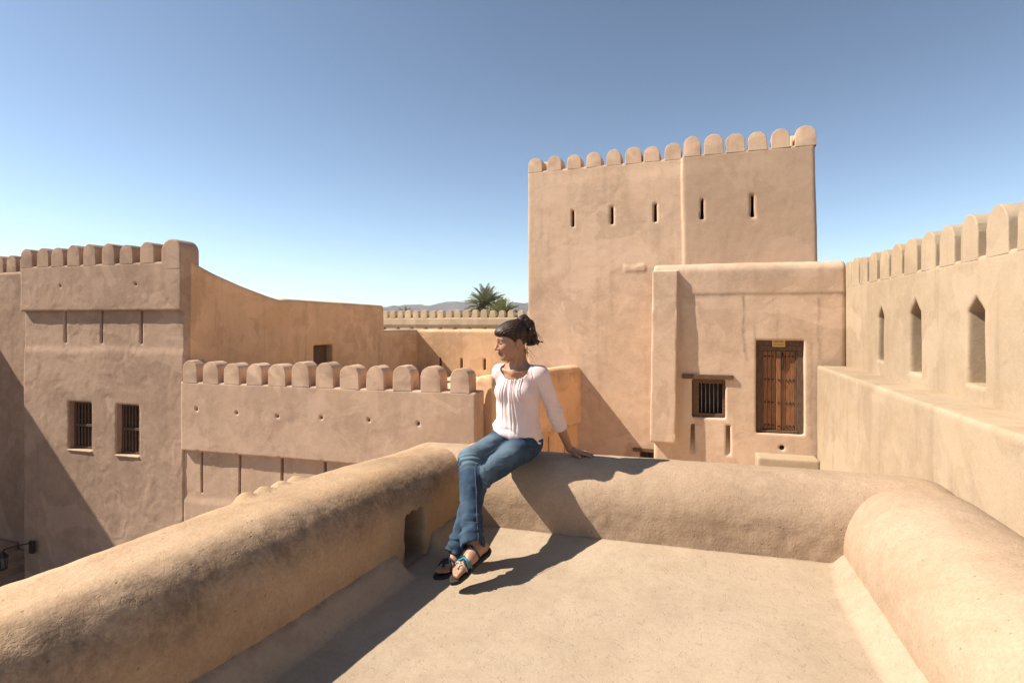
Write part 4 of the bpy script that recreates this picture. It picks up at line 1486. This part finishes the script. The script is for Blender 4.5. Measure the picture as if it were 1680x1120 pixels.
# ---- blouse
def f_blouse(x, y, z):
    d = f_torso(x, y, z) - 0.010
    # loose front hanging from the bust
    d = smin(d, ell(x, y, z, (0.036, 3.592, 0.760), (0.126, 0.102, 0.17), TAX), 0.06)
    d = smin(d, ell(x, y, z, (0.032, 3.622, 0.630), (0.147, 0.124, 0.085), TAX), 0.05)
    for sh, el_, wr, tt in ((SHL, ELL_, WRL, 0.42), (SHR, ELR, WRR, 0.25)):
        e2 = el_ + (wr - el_) * tt
        arm = smin(cone(x, y, z, sh + np.array([0, 0, -0.004]), el_, 0.054, 0.046), cone(x, y, z, el_, e2 + (wr - el_) * 0.2, 0.046, 0.047), 0.02)
        dl = nrm(wr - el_)
        arm = smax(arm, (x - e2[0]) * dl[0] + (y - e2[1]) * dl[1] + (z - e2[2]) * dl[2], 0.006)
        d = smin(d, arm, 0.006 + 0.03 * sstep(0.90, 0.98, z))
    # hollow, with a wide scoop neck
    d = np.maximum(d, -(smin(f_torso(x, y, z), f_neck(x, y, z), 0.03) - 0.003))
    c = SM + TT * 0.085 + np.array([0, 0, 0.040])
    d = np.maximum(d, -ell(x, y, z, c, (0.100, 0.150, 0.078), TAX))
    d = smax(d, z - 1.040, 0.01)
    # slanting hem
    a = (x - PEL[0]) * TAx[0] + (y - PEL[1]) * TAx[1]
    d = smax(d, (0.560 - 0.33 * a) - z, 0.012)
    return d


def blouse_folds(V, n):
    a = (V[:, 0] - SM[0]) * TAx[0] + (V[:, 1] - SM[1]) * TAx[1]
    b = (V[:, 0] - SM[0]) * TT[0] + (V[:, 1] - SM[1]) * TT[1]
    z = V[:, 2]
    a2 = (V[:, 0] - PEL[0]) * TAx[0] + (V[:, 1] - PEL[1]) * TAx[1]
    fan = a / (0.62 + 0.38 * sstep(0.96, 0.62, z))
    front = sstep(0.02, 0.06, b) * sstep(0.085, 0.060, np.abs(a + 0.004)) * sstep(0.60, 0.70, z) * sstep(0.985, 0.955, z)
    ph = fan * 2 * math.pi / 0.030 + 1.1 * np.sin(z * 9) + 1.6 * np.sin(fan * 70)
    amp_ = 0.55 + 0.75 * sstep(-0.5, 0.5, vnoise(np.stack([fan * 38, 0 * fan, z * 3], -1), 1.0, 1))
    d = front * amp_ * 0.0042 * (np.sign(np.sin(ph)) * np.abs(np.sin(ph)) ** 0.6)
    # soft drape elsewhere
    torso = (np.abs(a) < 0.16)
    Q = np.stack([V[:, 0] * 3.0, V[:, 1] * 3.0, z * 0.9], -1)
    d = d + 0.0075 * fbm(Q, 5.0, 3, 2) * sstep(0.95, 0.80, z)
    # gathered hem: horizontal rolls
    hem = (z - (0.560 - 0.33 * a2))
    Q2 = np.stack([V[:, 0] * 1.2, V[:, 1] * 1.2, hem * 4.2], -1)
    d = d + sstep(0.13, 0.03, hem) * (0.006 + 0.016 * fbm(Q2, 8.0, 2, 1)) - 0.014 * np.exp(-((hem - 0.008) / 0.012) ** 2)
    d = d - 0.006 * np.exp(-((hem - 0.085 - 0.012 * np.sin(a2 * 40)) / 0.010) ** 2) * sstep(0.02, 0.05, b + 0.05)
    # sleeve wrinkles near the elbow
    el_d = np.linalg.norm(V - (ELL_ + np.array([-0.02, 0, 0.02])), axis=1)
    d = d + 0.003 * np.exp(-(el_d / 0.07) ** 2) * np.sin(z * 230 + V[:, 0] * 90)
    # armhole seam
    for sh, sg in ((SHL, 1),):
        dd = (a - (0.128 + 0.10 * (0.98 - z))) * 1.0
        d = d - 0.004 * np.exp(-(dd / 0.005) ** 2) * (z > 0.87)
    return d


def mat_blouse():
    n = NT('pale_pink_cotton')
    n.b.inputs['Sheen Weight'].default_value = 0.15
    f = n.noise(7, 4, 0.6, co=n.obj)
    wv = n.noise(260, 2, 0.5, co=n.obj)
    col = n.mix(n.ramp(f, 0.3, 0.7), (0.66, 0.515, 0.495), (0.71, 0.565, 0.54))
    return n.out(col, n.bump(wv, 0.15, 0.002), 0.85)


V, Fq = surface(f_blouse, (-0.26, 3.36, 0.44), (0.42, 3.96, 1.07), 0.0040)
n_ = vnormals(V, Fq)
V = V + n_ * blouse_folds(V, n_)[:, None]
bl = part('blouse', quadmesh('blouse', V - PB, Fq, mat_blouse()), person)


# ---- jeans
def f_jleg(x, y, z, hi, kn, an, hem):
    d = cone(x, y, z, hi, kn, 0.090, 0.062)
    md = kn + (an - kn) * 0.5
    d = smin(d, cone(x, y, z, kn, md, 0.060, 0.056), 0.03)
    ex = an + (an - kn) * 0.2
    sh = smin(cone(x, y, z, md, ex, 0.054, 0.059), d, 0.02)
    dl = nrm(an - kn)
    e = kn + (an - kn) * hem
    pl_ = (x - e[0]) * dl[0] + (y - e[1]) * dl[1] + (z - e[2]) * dl[2]
    sh = smax(sh, pl_, 0.006)
    inner = np.maximum(cone(x, y, z, md, ex, 0.046, 0.051), -0.05 - pl_)
    return np.maximum(sh, -inner)


def f_jeans(x, y, z):
    d = ell(x, y, z, PEL + np.array([0, 0, -0.004]), (0.164, 0.128, 0.118), TAX)
    d = smin(d, ell(x, y, z, PEL + np.array([0, 0, 0.06]), (0.138, 0.106, 0.10), TAX), 0.04)
    d = smax(d, z - 0.70, 0.02)
    d = smin(d, f_jleg(x, y, z, HIR, KNR, ANR, 1.09), 0.022)
    d = smin(d, f_jleg(x, y, z, HIL, KNL, ANL, 1.08), 0.022)
    return d


def leg_coord(V, hi, kn, an):
    """distance along the leg (0 hip, 1 knee, 2 ankle) and distance from its axis"""
    best = None
    for k, (p, q) in enumerate(((hi, kn), (kn, an))):
        d = q - p
        t_ = np.clip(((V - p) @ d) / (d @ d), 0, 1)
        ds = np.linalg.norm(V - p - t_[:, None] * d, axis=1)
        if best is None:
            best, tt = ds, t_
        else:
            m_ = ds < best
            tt = np.where(m_, 1 + t_, tt)
            best = np.minimum(best, ds)
    return tt, best


def jeans_folds(V, n):
    tr, dr_ = leg_coord(V, HIR, KNR, ANR)
    tl_, dl_ = leg_coord(V, HIL, KNL, ANL)
    right = dr_ < dl_
    t_ = np.where(right, tr, tl_)
    kn = np.where(right[:, None], KNR, KNL)
    side = (V - kn)
    d = np.zeros(len(V))
    W = np.stack([V[:, 0] * 1.0, V[:, 1] * 1.0, V[:, 2] * 2.2], -1)
    nz = 0.45 - 1.9 * np.abs(fbm(W, 7.0, 3, 1))
    d += 0.0065 * nz * sstep(0.25, 0.6, t_)
    d += 0.0035 * fbm(V, 7.0, 2, 3)
    kneez = np.exp(-((t_ - 1.08) / 0.10) ** 2)
    d += 0.0035 * kneez * np.sin(t_ * 95 + 2 * nz)
    crotch = np.exp(-((t_ - 0.12) / 0.16) ** 2)
    d += 0.008 * crotch * np.sin(t_ * 55 + V[:, 0] * 60 + 2 * nz)
    ank = sstep(1.62, 1.95, t_)
    d += 0.0075 * ank * np.sin(t_ * 42 + 3.0 * nz + V[:, 0] * 25) * 0.8
    shin = sstep(1.15, 1.4, t_)
    Q = np.stack([V[:, 0] * 4, V[:, 1] * 4, V[:, 2] * 1.1], -1)
    d += 0.006 * shin * fbm(Q, 5, 2, 2)
    # hem
    d += 0.002 * np.exp(-((t_ - 1.975) / 0.02) ** 2)
    return d


def mat_jeans():
    n = NT('blue_denim')
    f = n.noise(14, 5, 0.65, co=n.obj)
    tw_ = n.noise(1.0, 3, 0.6, co=n.scaled(420, 420, 130, co=n.obj))
    col = n.mix(n.ramp(f, 0.3, 0.72), (0.015, 0.031, 0.058), (0.027, 0.051, 0.088))
    col = n.mix(n.math('MULTIPLY', n.attr('fade'), 0.85), col, (0.13, 0.19, 0.235))
    col = n.mix(n.ramp(tw_, 0.35, 0.7, 0.0, 0.15), col, (0.12, 0.16, 0.20))
    return n.out(col, n.bump(n.math('ADD', tw_, n.math('MULTIPLY', f, 1.5)), 0.25, 0.003), 0.88)


V, Fq = surface(f_jeans, (-0.40, 2.80, 0.0), (0.26, 3.86, 0.74), 0.0044)
n_ = vnormals(V, Fq)
V = V + n_ * jeans_folds(V, n_)[:, None]
n_ = vnormals(V, Fq)
tr, dr_ = leg_coord(V, HIR, KNR, ANR)
tl_, dl_ = leg_coord(V, HIL, KNL, ANL)
t_ = np.where(dr_ < dl_, tr, tl_)
front = np.clip(-n_[:, 1] * 0.5 + n_[:, 2] * 0.5 + 0.25, 0, 1)
up = np.clip(n_[:, 2] * 0.8 - n_[:, 1] * 0.35, 0, 1)
fade = up * sstep(0.22, 0.5, t_) * (1 - sstep(1.0, 1.25, t_)) * 0.9 + 0.55 * np.exp(-((t_ - 1.06) / 0.12) ** 2) * front + 0.22 * sstep(1.2, 1.6, t_) * np.clip(-n_[:, 0], 0, 1)
fade += 0.25 * np.clip(fbm(V, 16, 3, 1), 0, 1)
jeans = part('jeans', quadmesh('jeans', V - PB, Fq, mat_jeans(), {'fade': np.clip(fade, 0, 1)}), person)


def on_surface(f, P, off=0.0, it=12):
    """pull points on to the zero level of f"""
    P = np.array(P, float)
    e = 0.002
    for _ in range(it):
        v = f(P[:, 0], P[:, 1], P[:, 2])
        g = np.stack([(f(P[:, 0] + e * (k == 0), P[:, 1] + e * (k == 1), P[:, 2] + e * (k == 2)) - v) / e for k in range(3)], -1)
        g /= np.linalg.norm(g, axis=1)[:, None] + 1e-9
        P = P - g * np.clip(v - off, -0.02, 0.02)[:, None]
    return P


M['stitch'] = simple('pale_stitching', (0.16, 0.17, 0.18), (0.10, 0.12, 0.14), 60, 0.9)
for kn, an, hi, off in ((KNR, ANR, HIR, np.array([0.055, -0.06, 0])), (KNL, ANL, HIL, np.array([0.05, -0.07, 0.0]))):
    if kn is KNR:
        guide = [hi * (1 - u) + kn * u + np.array([0.055, -0.05, 0.02]) for u in np.linspace(0.45, 0.95, 10)] + [kn * (1 - u) + an * u + np.array([0.030, -0.07, 0]) for u in np.linspace(0.08, 0.97, 22)]
        P = on_surface(f_jeans, guide, 0.0035)
        part('seam', MB().tube([tuple(p - PB) for p in P], 0.0011, 5).mesh('seam', M['stitch'], smooth=True), jeans)


# ---- sandals
M['sole'] = simple('dark_rubber_sole', (0.022, 0.019, 0.017), (0.035, 0.03, 0.026), 30, 0.7, 0.2)
M['strap_dark'] = simple('dark_navy_strap', (0.020, 0.028, 0.045), (0.03, 0.035, 0.045), 30, 0.7)
M['strap_teal'] = simple('teal_strap', (0.03, 0.26, 0.30), (0.02, 0.17, 0.21), 40, 0.6)
M['strap_pale'] = simple('pale_strap', (0.45, 0.40, 0.36), (0.34, 0.30, 0.27), 40, 0.7)


def sandal(heel, toe, ank, left, cols):
    F_, S_, U_ = foot_frame(heel, toe)
    L = np.linalg.norm(toe - heel)
    sg = 1 if left else -1

    def f(x, y, z):
        dx, dy, dz = x - heel[0], y - heel[1], z - heel[2]
        a = dx * F_[0] + dy * F_[1] + dz * F_[2]
        b = (dx * S_[0] + dy * S_[1] + dz * S_[2]) * sg
        c = dx * U_[0] + dy * U_[1] + dz * U_[2]
        hw = np.interp(a, [-0.035, -0.03, 0.0, 0.06, 0.10, 0.17, L - 0.01, L + 0.01, L + 0.022], [0.0, 0.015, 0.031, 0.032, 0.031, 0.043, 0.036, 0.022, 0.0])
        off = np.interp(a, [0, 0.1, L], [0, 0.004, -0.004])
        return smax(np.abs(b - off) - hw, np.abs(c + 0.027) - 0.0115, 0.006) * 0.8
    lo = np.minimum(heel, toe) - 0.09
    hi = np.maximum(heel, toe) + 0.09
    V, Fq = surface(f, lo, hi, 0.0045)
    s_ = part('sandal', quadmesh('sandal', V - PB, Fq, M['sole']), person)
    ff = lambda x, y, z: f_foot(x, y, z, heel, toe, ank, left)
    P_ = lambda a, b, c: heel + F_ * a + S_ * b * sg + U_ * c

    def strap(name, a0, a1, b0, b1, mat, rad=0.0045, h0=-0.012, h1=-0.012):
        g = []
        for u in np.linspace(0, 1, 13):
            b = b0 + (b1 - b0) * u
            g.append(P_(a0 + (a1 - a0) * u, b, 0.07 * math.sin(math.pi * u) + h0 * (1 - u) + h1 * u))
        P = on_surface(ff, g, rad * 0.7)
        part(name, MB().tube([tuple(p - PB) for p in P], rad, 6).mesh(name, mat, smooth=True), s_)
    strap('strap', 0.135, 0.155, -0.040, 0.040, cols[0], 0.006)
    strap('strap', 0.120, 0.165, 0.042, -0.040, cols[1], 0.0055)
    strap('strap', 0.165, L - 0.045, -0.045, 0.002, cols[2], 0.0045, -0.012, 0.01)
    strap('strap', 0.160, L - 0.045, 0.045, -0.010, cols[2], 0.0045, -0.012, 0.01)
    strap('strap', 0.075, 0.085, -0.040, 0.040, cols[1], 0.0045, 0.0, 0.0)
    strap('strap', 0.030, 0.12, 0.035, 0.030, cols[3], 0.0045, 0.0, 0.0)


sandal(HEEL_R, TOE_R, ANR, False, (M['strap_teal'], M['strap_dark'], M['strap_pale'], M['strap_dark']))
sandal(HEEL_L, TOE_L, ANL, True, (M['strap_dark'],) * 4)
